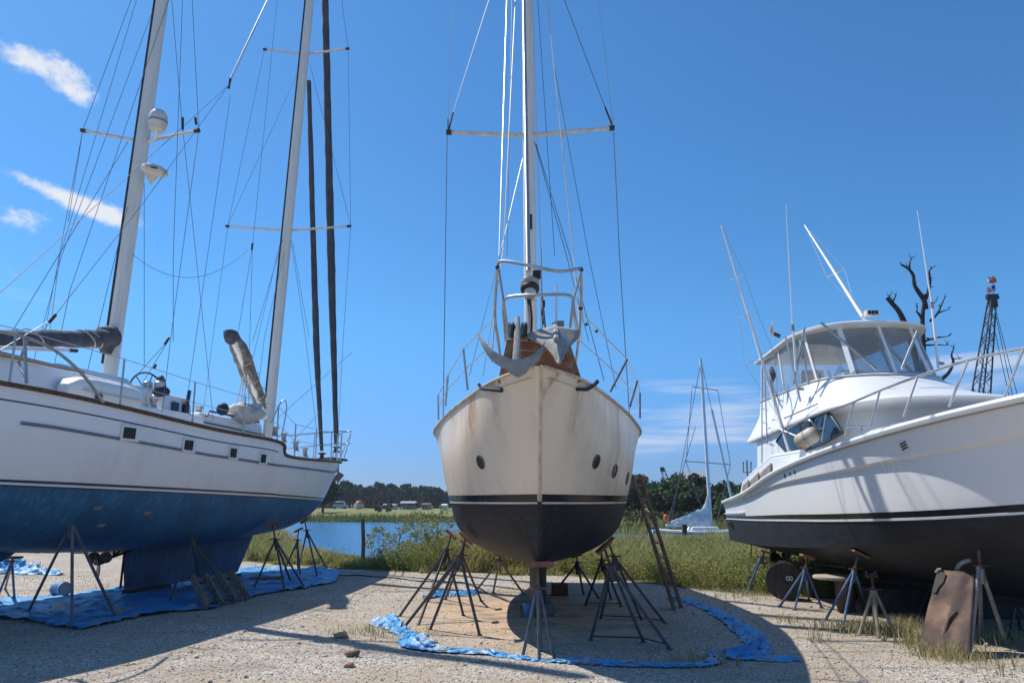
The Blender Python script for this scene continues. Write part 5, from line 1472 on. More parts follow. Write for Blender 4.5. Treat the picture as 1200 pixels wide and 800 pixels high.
# transom step moulding, swim bracket
u0 = 0
MB().beam(YH.p(.0, 3.35, -1, .01), YH.p(.8, 3.3, -1, .01), .05, .03).build('stern_fender_strip', M_offwhite, Y_)
MB().tube([YH.p(.05, 2.75, -1, .02), YH.p(.22, 2.8, -1, .03), YH.p(.25, 2.5, -1, .02)], .018, 6).build('exhaust_line', M_black, Y_)
# running gear
for s in (-1, 1):
    sf = MB().tube([yw(4.4, s * .72, .55), yw(1.35, s * .72, .40)], .025, 8).build('propeller_shaft', M_bronze, Y_)
    MB().beam(yw(1.75, s * .72, .40), yw(1.75, s * .72, .68), .09, .03, V((1, 0, 0))).build('shaft_strut', M_bronze, Y_)
    pm = MB(); pc = yw(1.5, s * .72, .41); pm.lathe([(.05, -.08), (.06, 0), (.04, .1)], pc, frame_of(V((0, 1, .05))), 12)
    for k in range(4): blade(pm, pc, V((0, 1, .05)), .5 + k * 1.571, .30, .13, .55)
    pm.build('propeller', M_dark, sf)
    MB().prism([yw(1.05, s * .72, .66), yw(.75, s * .72, .66), yw(.72, s * .72, .16), yw(1.0, s * .72, .16)], V((.04, 0, 0))).build('rudder', M_dark, Y_, bevel=.01)
fin(yw, Y_, 'keel', M_yacht_bot, (3.4, 8.2, .7), (4.0, 7.8, .34), .12)

# superstructure -------------------------------------------------------
def outline(hw, xf, xr, n=40, e=2.6, hr=None):
    """plan outline: straight transom side at xr, sides, rounded front reaching xf; list of (x, y) from rear -y round the front to rear +y"""
    hr = hw if hr is None else hr
    pts = []
    xs0 = xf - min(hw * 1.05, (xf - xr) * .75)      # where the front curve begins
    for k in range(8):
        f = k / 8; pts.append((xr + (xs0 - xr) * f, -(hr + (hw - hr) * f)))
    for k in range(n + 1):
        a = -math.pi / 2 + math.pi * k / n
        cx = abs(math.cos(a)) ** (2 / e); sy = math.copysign(abs(math.sin(a)) ** (2 / e), math.sin(a))
        pts.append((xs0 + (xf - xs0) * cx, hw * sy))
    for k in range(8):
        f = (7 - k) / 8; pts.append((xr + (xs0 - xr) * f, (hr + (hw - hr) * f)))
    return pts
def shell(rings, name, m, parent, cap_top=True, cap_bot=False, close=True, **kw_):
    mb = MB(); rows = [[yw(p[0], p[1], z if not callable(z) else z(p[0], p[1])) for p in r] for r, z in rings]
    mb.grid(rows, 0, close)
    if cap_top: mb.poly(rows[-1])
    if cap_bot: mb.poly(rows[0][::-1])
    return mb.build(name, m, parent, **kw_)
# house (saloon) from side deck to bridge deck
zdeck = lambda x, y: 1.98 + .062 * max(0, x - 2) 
zh = lambda x, y: 2.92 + .045 * (x - 2.5)
house = shell([(outline(1.42, 6.5, 2.35, 44, 2.8), zdeck), (outline(1.37, 6.0, 2.4, 44, 2.8), zh)], 'saloon', M_gel, Y_)
# trunk forward of the house
shell([(outline(1.25, 10.0, 6.6, 40, 2.2, 1.35), lambda x, y: 2.18 + .06 * (x - 5)), (outline(1.12, 9.5, 6.6, 40, 2.2, 1.25), lambda x, y: 2.52 + .045 * (x - 5)), (outline(.9, 9.2, 6.6, 40, 2.2, 1.1), lambda x, y: 2.60 + .04 * (x - 5))], 'fore_trunk', M_gel, Y_)
# dark pointed side windows
for s in (-1, 1):
    pp = [PX(909, 517, 5.0), PX(914, 510, 5.0), PX(923, 500, 5.0), PX(945, 488, 5.0), PX(966, 479, 5.0), PX(978, 493, 5.0), PX(989, 507, 5.0), PX(965, 520, 5.0), PX(940, 530, 5.0), PX(925, 533, 5.0)]
    q = []
    for p in pp:
        x = 17 - p.y; z = p.z; zb, zt = zdeck(x, 0), zh(x, 0); f = min(max((z - zb) / (zt - zb), 0), 1.05)
        hwid = 1.42 - .05 * f + .008
        q.append(yw(x, s * hwid, z))
    fr = MB().prism(q, V((-s * .03, 0, 0))).build('saloon_window', M_tint, Y_, smooth=False)
    MB().tube(q + [q[0]], .016, 6).build('window_gasket', M_black, fr)
    mid = [yw(17 - PX(951, 485, 5.0).y, s * 1.40, 3.02), yw(17 - PX(948, 528, 5.0).y, s * 1.435, 2.5)]
    MB().tube(mid, .012, 5).build('window_mullion', M_black, fr)
# flybridge: brow, coaming
zb = lambda x, y: 2.86 + .052 * (x - 2.5)
def zl(a): return lambda x, y: 2.86 + .052 * (x - 2.5) + a
bridge = shell([(outline(1.30, 6.4, 2.15, 48, 2.6), zl(-.005)), (outline(1.445, 6.92, 2.0, 48, 2.6), zl(.0)), (outline(1.455, 6.95, 2.0, 48, 2.6), zl(.02)), (outline(1.445, 6.90, 2.0, 48, 2.6), zl(.06)), (outline(1.38, 6.5, 2.02, 48, 2.6), zl(.16)),
                (outline(1.28, 5.98, 2.06, 48, 2.6), zl(.34)), (outline(1.18, 5.6, 2.1, 48, 2.5), zl(.56)), (outline(1.14, 5.42, 2.1, 48, 2.5), lambda x, y: 3.68)], 'flybridge', M_gel, Y_, cap_top=False, cap_bot=True, angle=42)
shell([(outline(1.10, 5.36, 2.15, 48, 2.5), lambda x, y: 3.67), (outline(1.16, 5.44, 2.08, 48, 2.5), lambda x, y: 3.70), (outline(1.10, 5.36, 2.15, 48, 2.5), lambda x, y: 3.73)], 'bridge_rim', M_gel, bridge, cap_top=False)
MB().poly([yw(p[0], p[1], 3.05) for p in outline(1.25, 5.9, 2.1, 30, 2.5)]).build('bridge_sole', M_offwhite, bridge)
# helm console and seat seen through the vinyl
ubox(yw, 4.3, 5.1, -.8, .8, 3.05, 3.82, .1, .1).build('helm_console', M_gel, bridge, bevel=.03)
for y in (-.4, .4):
    ubox(yw, 3.1, 3.6, y - .25, y + .25, 3.05, 3.75, .05, .03).build('helm_seat', M_offwhite, bridge, bevel=.04)
    ubox(yw, 3.0, 3.15, y - .25, y + .25, 3.7, 4.2, .03, .03).build('seat_back', M_offwhite, bridge, bevel=.04)
# hardtop
zt0 = 4.60
top = shell([(outline(1.10, 5.0, 1.55, 48, 2.4, .9), zt0), (outline(1.2, 5.16, 1.45, 48, 2.4, .98), lambda x, y: zt0 + .03), (outline(1.2, 5.16, 1.45, 48, 2.4, .98), lambda x, y: zt0 + .075), (outline(1.05, 4.95, 1.55, 48, 2.4, .9), lambda x, y: zt0 + .14), (outline(.5, 4.2, 2.2, 48, 2.4, .5), lambda x, y: zt0 + .19)], 'hardtop', mat('hardtop_white', (.72, .70, .66), .4, col2=(.62, .6, .55)), Y_, cap_bot=True, angle=50)
# clear vinyl enclosure: panels between posts
vm = bpy.data.materials.new('clear_vinyl'); t, N, L = nt(vm); b = N['Principled BSDF']
b.inputs['Base Color'].default_value = (.42, .42, .42, 1); b.inputs['Roughness'].default_value = .12
tr = N.new('ShaderNodeBsdfTransparent'); tr.inputs[0].default_value = (.80, .82, .84, 1)
mx = N.new('ShaderNodeMixShader'); co = objco(t)
f = mathn(t, 'MULTIPLY_ADD', smooth(t, noise_tex(t, mapping(t, co, (1.5, 1.5, .5)), 1.4, 4), .35, .7), .22, .26)
L.new(f, mx.inputs[0]); L.new(tr.outputs[0], mx.inputs[1]); L.new(b.outputs[0], mx.inputs[2]); L.new(mx.outputs[0], N['Material Output'].inputs[0])
L.new(bumpn(t, noise_tex(t, co, 3, 3), .25, .05), b.inputs['Normal'])
lo_o = outline(1.11, 5.37, 2.12, 48, 2.5); hi_o = outline(1.10, 4.98, 1.8, 48, 2.4, .92)
NP = len(lo_o)
cuts = [0, 5, 14, 24, 32, 40, 50, 59, NP - 1]
for a, b_ in zip(cuts[:-1], cuts[1:]):
    rows = []
    for f in lin(0, 1, 4):
        rows.append([yw(lo_o[k][0] * (1 - f) + hi_o[k][0] * f, lo_o[k][1] * (1 - f) + hi_o[k][1] * f, 3.71 * (1 - f) + (zt0 + .02) * f) for k in range(a, b_ + 1)])
    MB().grid(rows).build('vinyl_panel', vm, Y_, fixn=False)
for i, k in enumerate(cuts[1:-1] + [0, NP - 1]):
    p, q = yw(*lo_o[k], 3.70), yw(*hi_o[k], zt0 + .02); wd = .085 if k in (24, 40) else .045
    out = (V((p.x - YO.x, (p.y - (17 - 3.6)) * .6, 0))).normalized()
    MB().beam(p + out * .012, q + out * .012, wd, .03, out).build('enclosure_post', M_gel, Y_, bevel=.004)
for (a, b_) in (((962, 378, 11.45), (1028, 433, 11.1)), ((1075, 388, 11.5), (1057, 432, 11.1)), ((943, 384, 12.2), (930, 450, 12.2)), ((937, 398, 12.3), (948, 450, 11.9))):
    MB().tube([P(*a), P(*b_)], .022, 7).build('hardtop_brace', M_steel, Y_)
# light on the hardtop
c = P(1025, 370, 11.9)
lg = MB().box(c + V((0, .1, .07)), (.22, .12, .10)).tube([c, c + V((0, .1, .06))], .02, 6).build('deck_light', M_offwhite, Y_, bevel=.015)
for k in range(3): MB().box(c + V((-.06 + k * .06, .035, .075)), (.045, .012, .06)).build('lens', M_glassdark, lg)
# outriggers and whip antennas
def outrigger(base, tip, crosses, brace=True):
    o = MB().tube([base, base.lerp(tip, .5), tip], [.036, .028, .012], 10).build('outrigger', M_gel, Y_)
    pts = []
    for (f, wl, wr) in crosses:
        c = base.lerp(tip, f)
        MB().tube([c + V((-wl, 0, -.06)), c, c + V((wr, 0, .10))], .011, 6).build('spreader_arm', M_whitepaint, o)
        pts.append((c + V((-wl, 0, -.06)), c + V((wr, 0, .10))))
    for k in (0, 1):
        pr = base.lerp(tip, .12)
        for p in pts: wire(pr, p[k], .0045, 'guy_wire', M_wirel, o); pr = p[k]
        wire(pr, tip, .0045, 'guy_wire', M_wirel, o)
    return o
ob, ot = P(925, 528, 12.6), P(845, 264, 14.0)
o = outrigger(ob, ot, ((.36, .33, .25), (.56, .17, .17), (.735, .15, .15)))
MB().tube([P(908, 500, 12.8), P(936, 512, 12.3)], .012, 6).build('outrigger_arm', M_steel, o)
o = outrigger(P(1011, 371, 12.3), P(943, 264, 14.5), ((.42, .18, .18),))
far_b = yw(4.2, 1.5, 3.2)
MB().tube([far_b, P(1011, 371, 12.3)], .03, 8).build('outrigger_foot', M_gel, o)
def whip(b_, m_, t_):
    o = MB().tube([b_, m_], [.024, .02], 8).build('whip_antenna', M_gel, Y_)
    MB().tube([m_, t_], [.013, .006], 6).build('whip_tip', M_whitepaint, o)
    MB().tube([m_ - V((0, 0, .05)), m_ + V((0, 0, .06))], .032, 8).build('ferrule', M_galv, o)
    MB().beam(b_ + V((.0, 0, .1)), b_ + V((.12, .05, .1)), .05, .04).build('antenna_bracket', M_galv, o)
whip(P(935, 462, 12.2), P(929, 384, 12.2), P(921, 240, 12.4))
whip(P(1100, 432, 11.8), P(1092, 358, 11.9), P(1075, 247, 12.2))
MB().tube([P(921, 395, 12.5), P(938, 470, 12.0)], .016, 6).build('antenna_lower', M_steel, Y_)
for p0, p1 in (((893, 418, 14.0), (893, 545, 13.8)), ((896, 425, 13.8), (899, 520, 13.5)), ((903, 445, 13.0), (918, 505, 12.5))):
    MB().tube([P(*p0), P(*p1)], .012, 6).build('bridge_ladder_rail', M_steel, Y_)
for k in range(6):
    y = 430 + k * 16; MB().tube([P(893, y, 14.0), P(900, y + 3, 13.7)], .010, 5).build('ladder_rung', M_steel, Y_)
MB().tube(curve([P(901, 435, 13.5), P(906, 452, 13.1), P(913, 470, 12.8), P(917, 478, 12.7)], 12), .014, 6).build('bridge_hand_rail', M_steel, Y_)
lumpy([P(904, 430, 13.6), P(905, 440, 13.5), P(903, 452, 13.5)], [.03, .06, .02], 10, 8, .3, 4).build('hanging_cloth', M_cover, Y_)
# vent horns on the flybridge side
for pts in (((933, 452, 12.2), (934, 475, 12.0), (930, 488, 11.95), (926, 496, 12.0)),):
    pass
rail = curve([P(922, 503, 12.2), P(950, 488, 11.6), P(992, 474, 10.6), P(1035, 456, 9.6), P(1076, 441, 8.9), P(1128, 424, 8.1), P(1200, 408, 7.1), P(1290, 394, 6.2), P(1480, 385, 5.0)], 50)
yr = MB().tube(rail, .017, 8).build('bow_rail', M_steel, Y_)
for (a, b_, Yp) in (((968, 486), (963, 517), 11.0), ((1001, 471), (990, 509), 10.2), ((1031, 458), (1020, 500), 9.6), ((1075, 442), (1059, 488), 8.9), ((1134, 423), (1112, 476), 8.0), ((1199, 409), (1176, 468), 7.1), ((1290, 394), (1255, 460), 6.2)):
    MB().tube([P(*a, Yp), P(*b_, Yp)], .014, 7).build('rail_post', M_steel, yr)
MB().tube(curve([P(940, 500, 12), P(948, 492, 11.8), P(956, 500, 11.7)], 8), .012, 5).build('side_hand_rail', M_steel, Y_)
MB().tube([P(919, 490, 12.4), P(958, 473, 11.5)], .012, 6).build('brow_hand_rail', M_steel, Y_)
c = P(1003, 502, 10.0)
for dx in (-.08, .08):
    MB().tube([c + V((dx, 0, -.05)), c + V((dx, 0, .03))], .014, 6).tube([c + V((dx - .06, 0, .03)), c + V((dx + .06, 0, .03))], .014, 6).build('deck_cleat', M_steel, Y_)
# fender lying on the side deck
c = P(946, 513, 11.4); d = V((.8, -.9, .55)).normalized()
Mx = frame_of(d)
fe = thing('fender', 'cream cylindrical fender lying on the side deck of the motor yacht by the dark window', 'fender', c)
prof = [(.03, -.2), (.075, -.195), (.112, -.165), (.128, -.10), (.13, .10), (.112, .165), (.075, .195), (.03, .2)]
MB().lathe(prof, c, Mx, 22).build('body', mat('fender_cream', (.55, .46, .34), .6, col2=(.38, .29, .2), scale=6), fe)
MB().lathe([(.131, -.015), (.133, 0), (.131, .015)], c, Mx, 22).build('seam', M_rubber, fe)
MB().tube([c + Mx @ V((.0, 0, .25)), c + Mx @ V((0, 0, .31))], .04, 8).build('end_eye', M_black, fe)
# small ensign on the hardtop rear
fl_ = thing('flag', 'small red and white flag on the rear edge of the yacht hardtop', 'flag', P(906, 392, 14))
MB().tube([P(907, 398, 14), P(905, 376, 14)], .01, 5).build('staff', M_whitepaint, fl_)
MB().prism([P(906, 378, 14), P(902, 384, 14), P(903, 393, 14), P(907, 389, 14)], V((0, .02, 0))).build('cloth', mat('flag_cloth', (.6, .5, .45), .8, col2=(.5, .1, .08), scale=9), fl_)
MB().tube([P(907, 391, 14), P(914, 394, 14)], .04, 7).build('bracket', M_dark, fl_)

# ================================================================== far things
# dead tree behind the yacht
def dead():
    Y = 38; k = Y / 830 * 1.0
    root = thing('dead_tree', 'bare black dead tree rising behind the white motor yacht', 'tree', P(1080, 600, Y) * 1.0)
    root.location.z = float(gz(root.location.x, 38)); MW[root.name] = Matrix.Translation(root.location)
    base = V(root.location)
    def limb(name, pts, r0, r1, parent, Yo=0):
        r0, r1 = r0 * .62, r1 * .6; pp = curve([P(a, b_, Y + Yo) for a, b_ in pts], 6 * len(pts)); n = len(pp)
        mb = MB().tube(pp, [r0 + (r1 - r0) * i / (n - 1) for i in range(n)], 8)
        mb.v = [tuple(V(v) + V((1, 1, 1)) * .035 * mnoise.noise(V(v) * 2.2)) for v in mb.v]
        return mb.build(name, M_deadbark, parent)
    tk_ = limb('trunk', [(1082, 600), (1080, 500), (1082, 420), (1081, 374), (1084, 345)], .36, .13, root)
    tk_.data.transform(Matrix.Identity(4))
    for pts, r0, r1 in (([(1085, 362), (1082, 350), (1072, 335), (1070, 322), (1063, 314), (1056, 310)], .24, .08), ([(1066, 318), (1066, 309), (1068, 303)], .10, .04),
                        ([(1085, 350), (1088, 340), (1090, 328), (1089, 318), (1092, 314)], .17, .05), ([(1090, 336), (1094, 336)], .05, .02), ([(1092, 358), (1097, 352)], .05, .03),
                        ([(1080, 372), (1077, 368), (1074, 365)], .13, .08), ([(1074, 365), (1075, 361)], .07, .04),
                        ([(1090, 376), (1098, 368), (1102, 360), (1107, 349)], .13, .05), ([(1099, 367), (1104, 365), (1111, 363)], .09, .03),
                        ([(1083, 400), (1095, 396), (1103, 395), (1111, 394)], .10, .03), ([(1084, 404), (1098, 404), (1111, 404)], .09, .03), ([(1086, 396), (1098, 399)], .07, .03),
                        ([(1084, 470), (1100, 448), (1112, 436), (1117, 424), (1115, 416), (1118, 407)], .22, .05), ([(1115, 420), (1125, 420)], .06, .03),
                        ([(1078, 440), (1066, 395), (1054, 366), (1043, 353), (1039, 349)], .30, .16), ([(1046, 355), (1048, 350), (1050, 346)], .10, .05), ([(1044, 352), (1042, 347)], .07, .04)):
        limb('branch', pts, r0, r1, root)
    r_ = random.Random(4)
    for (a, b_) in ((1056, 310), (1068, 303), (1092, 314), (1097, 352), (1107, 349), (1111, 363), (1111, 394), (1111, 404), (1118, 407), (1125, 420), (1075, 361), (1050, 346), (1042, 347), (1072, 335), (1063, 314), (1089, 328), (1102, 360), (1098, 396), (1115, 430), (1046, 355)):
        for k in range(2):
            an_ = r_.uniform(-2.6, -.5); l_ = r_.uniform(3, 8)
            limb('twig', [(a, b_), (a + math.cos(an_) * l_ * .5 + r_.uniform(-1, 1), b_ + math.sin(an_) * l_ * .5), (a + math.cos(an_) * l_, b_ + math.sin(an_) * l_)], .045, .014, root)
dead()

# tall lattice crane
def crane():
    Y = 85
    tip = P(1163, 349, Y); foot = P(1143, 560, Y)
    g = float(gz(foot.x, Y)); foot2 = V((foot.x - 1.2, Y, g + 1.8))
    root = thing('crane', 'black lattice boom crane with two flags at its tip far behind the motor yacht', 'crane', (foot2.x, Y, g))
    d = (tip - foot2).normalized(); sx = V((0, 1, 0)).cross(d).normalized(); sy = V((0, 1, 0))
    mb = MB(); Lb = (tip - foot2).length
    kn = Lb * .50; w0 = .70
    def wd(s): return w0 if s < kn else w0 + (.30 - w0) * (s - kn) / (Lb - kn)
    cor = [(-1, -1), (1, -1), (1, 1), (-1, 1)]
    def cp(s, i): return foot2 + d * s + sx * cor[i][0] * wd(s) + sy * cor[i][1] * wd(s)
    for i in range(4): mb.tube([cp(0, i), cp(kn, i), cp(Lb, i)], .10, 5)
    s = 0; step = 1.25; k = 0
    while s < Lb - step:
        for i in range(4):
            j = (i + 1) % 4
            mb.tube([cp(s, i if k % 2 else j), cp(s + step, j if k % 2 else i)], .045, 4)
            if k % 4 == 0: mb.tube([cp(s, i), cp(s, j)], .045, 4)
        s += step; k += 1
    mb.build('boom', M_crane, root)
    hd = MB().box(tip + V((0, 0, -.5)), (.7, .7, 1.4)).box(tip + V((0, 0, .3)), (1.3, .5, .3)).box(tip + V((-.6, 0, 0)), (.3, .4, .4)).box(tip + V((.6, 0, 0)), (.3, .4, .3)).build('boom_head', M_crane, root)
    MB().tube([cp(kn, 0) - sx * .6, cp(kn, 1) + sx * .4], .12, 5).tube([cp(kn, 0) - sx * .6, cp(kn, 0) - sx * .6 + V((0, 0, .6))], .1, 5).build('boom_knuckle', M_crane, root)
    for a, b_ in (((1165, 360), (1188, 470)), ((1166, 360), (1194, 470)), ((1156, 360), (1138, 465)), ((1164, 380), (1184, 470))):
        q0 = P(*a, Y); q1 = P(*b_, Y); q2 = pole_ext(q0, q1, g + 5); wire(q0, q2, .04, 'hoist_cable', M_crane, root)
    MB().box((foot2.x + 2, Y, g + 2.4), (6, 3, 2.4)).box((foot2.x + .2, Y - 1.2, g + 2.6), (1.6, 1.4, 2.4)).build('machinery_house', mat('crane_house', (.25, .12, .05), .6), root, bevel=.08)
    for s_ in (-1, 1): MB().box((foot2.x + 1.5, Y + s_ * 1.8, g + .55), (6, .9, 1.1)).build('crawler_track', M_crane, root, bevel=.25)
    MB().tube([tip + V((.2, 0, .3)), tip + V((.45, 0, 2.9))], .04, 5).build('flag_staff', M_crane, root)
    return tip
tip = crane()
def flag(name, label, o, w, h, mats_, rows_fn, sl=0.):
    root = thing(name, label, 'flag', o); NX, NZ = 16, 13
    mb = MB(); g = [[V(o) + V((-w * i / NX, .12 * math.sin(i * .8), h * j / NZ - sl * i / NX)) for i in range(NX + 1)] for j in range(NZ + 1)]
    for j in range(NZ):
        for i in range(NX): mb.add([g[j][i], g[j][i + 1], g[j + 1][i + 1], g[j + 1][i]], [(0, 1, 2, 3)], rows_fn(i / NX, j / NZ, i, j))
    mb.build('cloth', mats_, root, smooth=False, solid=.02)
Mr, Mw, Mb_, Mo = mat('flag_red', (.55, .04, .05), .8), mat('flag_white', (.8, .8, .78), .8), mat('flag_blue', (.02, .04, .2), .8), mat('flag_orange', (.75, .16, .04), .8)
flag('flag', 'striped red, white and blue flag at the tip of the crane', P(1167, 340, 85), 1.2, .7, [Mr, Mw, Mb_], lambda u, v, i, j: 2 if (u < .42 and v > .46) else (0 if j % 2 == 0 else 1), .45)
flag('flag', 'orange and white flag above the striped one on the crane tip', P(1168, 331, 85), 1.1, .75, [Mo, Mw], lambda u, v, i, j: 1 if u + v * .8 > 1.0 and v < .75 else 0, .1)

# far second crane
def crane2():
    Y = 150; tip = P(776, 548, Y); ft = P(790, 590, Y)
    root = thing('crane', 'small pale crane boom rising over the trees right of the cream sailboat', 'crane', (ft.x, Y, float(gz(ft.x, Y))))
    ft = pole_ext(tip, ft, float(gz(ft.x, Y)) + .5)
    mb = MB(); n = 16; sx = V((1, 0, .3)).normalized()
    for s_ in (-1, 1): mb.tube([ft + sx * s_ * .7, tip + sx * s_ * .35], .11, 5)
    for k in range(n):
        a, b_ = ft.lerp(tip, k / n), ft.lerp(tip, (k + 1) / n); sg = 1 if k % 2 else -1
        mb.tube([a + sx * sg * (.7 - .35 * k / n), b_ - sx * sg * (.7 - .35 * k / n)], .06, 4)
    mb.build('boom', mat('pale_crane', (.10, .13, .18), .6), root)
    MB().box(tip + V((0, 0, -.3)), (.8, .5, .9)).build('boom_head', M_crane, root)
    MB().box((ft.x + 1, Y, ft.z + 1), (4, 3, 2)).build('house', mat('crane_cab_pale', (.3, .3, .3), .6), root, bevel=.1)
crane2()

# sailboat behind the weeds on the right
def small_boat():
    Y = 50
    c = P(822, 622, Y)
    root = thing('sailboat', 'small white sailboat with a white sail cover moored behind the weeds', 'sailboat', (c.x, Y, WZ))
    def bw(x, y, z): return V((c.x + x, Y + y, z))
    x0, x1 = P(762, 620, Y).x - c.x, P(876, 620, Y).x - c.x
    zd = P(820, 621, Y).z
    st = []
    for f, hb, dz in ((0, .85, .1), (.2, 1.15, 0), (.5, 1.3, -.05), (.8, .85, 0), (1, .04, .18)):
        x = x0 + (x1 - x0) * f
        st.append([(x, .02, WZ - .3), (x, hb * .75, WZ - .1), (x, hb * .95, (WZ + zd) / 2), (x, hb, zd + dz)])
    h = Hull(st, bw)
    o = h.mesh(lin(0, 4, 30), lin(0, 3, 10), lambda v: 0); o.grid([[h.p(0, v, s) for v in lin(0, 3, 8)] for s in (-1, 1)])
    hb = weld(o.build('hull', M_gel, root)); deck(h, 'deck', M_offwhite, root, lin(0, 3.95, 20), 3, .02)
    mbx = MB()
    for s in (-1, 1): h.strip(mbx, 0, 4, 2.55, 2.75, s, .01)
    mbx.build('sheer_stripe', M_navy, hb)
    ubox(bw, x0 + 2.6, x1 - 2.0, -.75, .75, zd - .02, zd + .26, .2, .1).build('cabin', M_gel, root, bevel=.05)
    mb0, mt = P(834, 630, Y), P(821, 420, Y)
    m_ = MB().tube([mb0, mt], [.12, .10], 10).build('mast', M_whitepaint, root)
    for (a, b_) in (((802, 540), (856, 544)), ((811, 453), (841, 457))):
        MB().tube([P(*a, Y), P(*b_, Y)], .035, 6).build('spreader', M_galv, m_)
    MB().tube([P(834, 480, Y), P(869, 636, Y)], .09, 8).build('furled_jib', M_whitepaint, root)
    for a, b_ in (((821, 425), (787, 608)), ((811, 455), (804, 541)), ((804, 541), (828, 612)), ((841, 457), (856, 544)), ((856, 544), (838, 620)), ((821, 420), (834, 480)), ((815, 500), (784, 605))):
        wire(P(*a, Y), P(*b_, Y), .022, 'stay', M_wire, root)
    MB().tube([P(830, 613, Y), P(780, 615, Y)], .07, 8).build('boom', M_whitepaint, root)
    # sail cover: tent sloping from the mast down to the boom end
    rows = []
    for k in range(17):
        f = k / 16; b0 = P(831 - 50 * f, 614 + 1.5 * f, Y); hh_ = (P(831, 594, Y).z - b0.z) * (1 - f) + .22 + (.75 if k == 0 else (.25 if k == 1 else 0))
        row = []
        for j in range(13):
            a = math.pi * j / 12; w_ = .30 * (1 - .5 * f)
            row.append(b0 + V((.04 * mnoise.noise(V((k * .9, j * .9, 3))), -math.cos(a) * w_ * (1.15 - math.sin(a) * .8) + .08 * mnoise.noise(V((k * .8, j * .7, 1))), math.sin(a) * hh_ - .1 + .08 * mnoise.noise(V((k * .8, j * .7, 8))))))
        rows.append(row)
    MB().grid(rows).build('sail_cover', mat('white_sail_cover', (.72, .71, .68), .9, col2=(.5, .5, .48), scale=3, bump=.5, bscale=4, bdist=.06), root, angle=60)
    for x in (x0 + .1, x0 + 1.4): MB().tube([bw(x, -.8, zd), bw(x, -.8, zd + .6)], .02, 5).build('stanchion', M_steel, root)
    lb = P(779, 612, Y)
    buoy = MB().ball(lb + V((.1, 0, .3)), (.2, .16, .27), 14, 10)
    buoy.v = [tuple(V(v) + V((.06, .06, .06)) * mnoise.noise(V(v) * 4)) for v in buoy.v]
    one('life_jacket', buoy, M_orange, 'orange bundle on the stern of the small moored sailboat', 'life jacket', lb)
small_boat()

# posts
def post(name, label, px, pyb, pyt, Y, r, m):
    b_ = P(px, pyb, Y); b_.z = float(gz(b_.x, Y)); tp = P(px, pyt, Y)
    mb = MB().tube([b_ - V((0, 0, .1)), b_.lerp(tp, .5) + V((.015, 0, 0)), tp], [r * 1.1, r, r * .95], 10)
    return one(name, mb, m, label, 'post', b_)
post('fence_post', 'weathered fence post standing in the weeds left of the cream sailboat', 425, 668, 608, 20.5, .055, M_greywood)
post('mooring_post', 'short dark post in the weeds in front of the small moored sailboat', 802, 640, 614, 34, .12, M_dkwood)
post('thin_stake', 'thin pale stake in the weeds beside the yacht stern', 880, 690, 625, 16.5, .012, M_ply)
# marker frame pole behind the yacht stern
c = P(875, 570, 30); mk = thing('marker_pole', 'thin grey pole carrying a square frame behind the yacht stern', 'pole', (c.x, 30, float(gz(c.x, 30))))
MB().tube([(c.x, 30, float(gz(c.x, 30))), P(875, 539, 30)], .035, 6).build('pole', M_galv, mk)
MB().tube([P(871, 541, 30), P(871, 553, 30), P(880, 553, 30), P(880, 541, 30)], .03, 6).build('frame', M_galv, mk)

# trees on the right, far side of the channel
rng = np.random.default_rng(5)
spec = [(745, 556, 76, 3.0, 'mid'), (763, 566, 80, 2.6, 'dark'), (788, 563, 72, 2.5, 'mid'), (803, 556, 78, 2.6, 'dark'), (786, 572, 86, 2.8, 'dark'), (842, 566, 74, 2.6, 'dark'), (858, 570, 78, 2.6, 'dark'), (872, 572, 70, 2.4, 'mid'), (895, 566, 76, 3.0, 'dark'), (930, 560, 82, 3.4, 'dark'), (980, 560, 85, 3.6, 'mid'), (1040, 556, 88, 3.8, 'dark'), (1110, 556, 90, 3.8, 'dark'), (1180, 552, 92, 4, 'mid'), (1270, 550, 95, 4, 'dark'), (725, 572, 84, 2.6, 'dark')]
labs = ['leafy green tree just right of the ladder across the channel', 'low dark tree right of the ladder behind the channel bank', 'rounded green tree behind the boom end of the small moored sailboat', 'tallest dark tree left of the small sailboat mast', 'low dark tree partly behind the rounded green tree', 'dark tree just right of the small sailboat mast', 'dark tree between the small sailboat mast and the yacht stern', 'paler tree right beside the yacht stern across the channel']
for i, (px, py, Y, R, kd) in enumerate(spec):
    b_ = P(px, 600, Y); b_.z = float(gz(b_.x, Y)); H = P(px, py, Y).z - b_.z
    lab = labs[i] if i < 8 else 'dark tree across the channel hidden behind the motor yacht hull'
    if i == 15: lab = 'dark tree across the channel hidden behind the cream sailboat hull'
    tree('broadleaf_tree', lab, b_, H, R, rng, M_leaf_dark if kd == 'dark' else M_leaf_mid, 34, 70, .24, 'trees across the channel on the right')
# brush along that bank
cs = []; 
for k in range(260):
    x = rng.uniform(4, 40); y = far(x) + rng.uniform(1.5, 9); cs.append((x, y, float(gz(x, y)) + .35))
vs, fl, sz, ti = leaf_cloud(cs, .5 + .5 * rng.random(260), 60, .16, rng, .7)
o = bpy.data.objects.new('bank_brush', fast_mesh('bank_brush', vs, fl, sz, leaf_mat('brush', (.05, .06, .02), (.16, .13, .055)), ti)); COL.objects.link(o)
tag(o, 'brown and green brush along the bank below the trees on the right', 'brush', None, 'stuff')
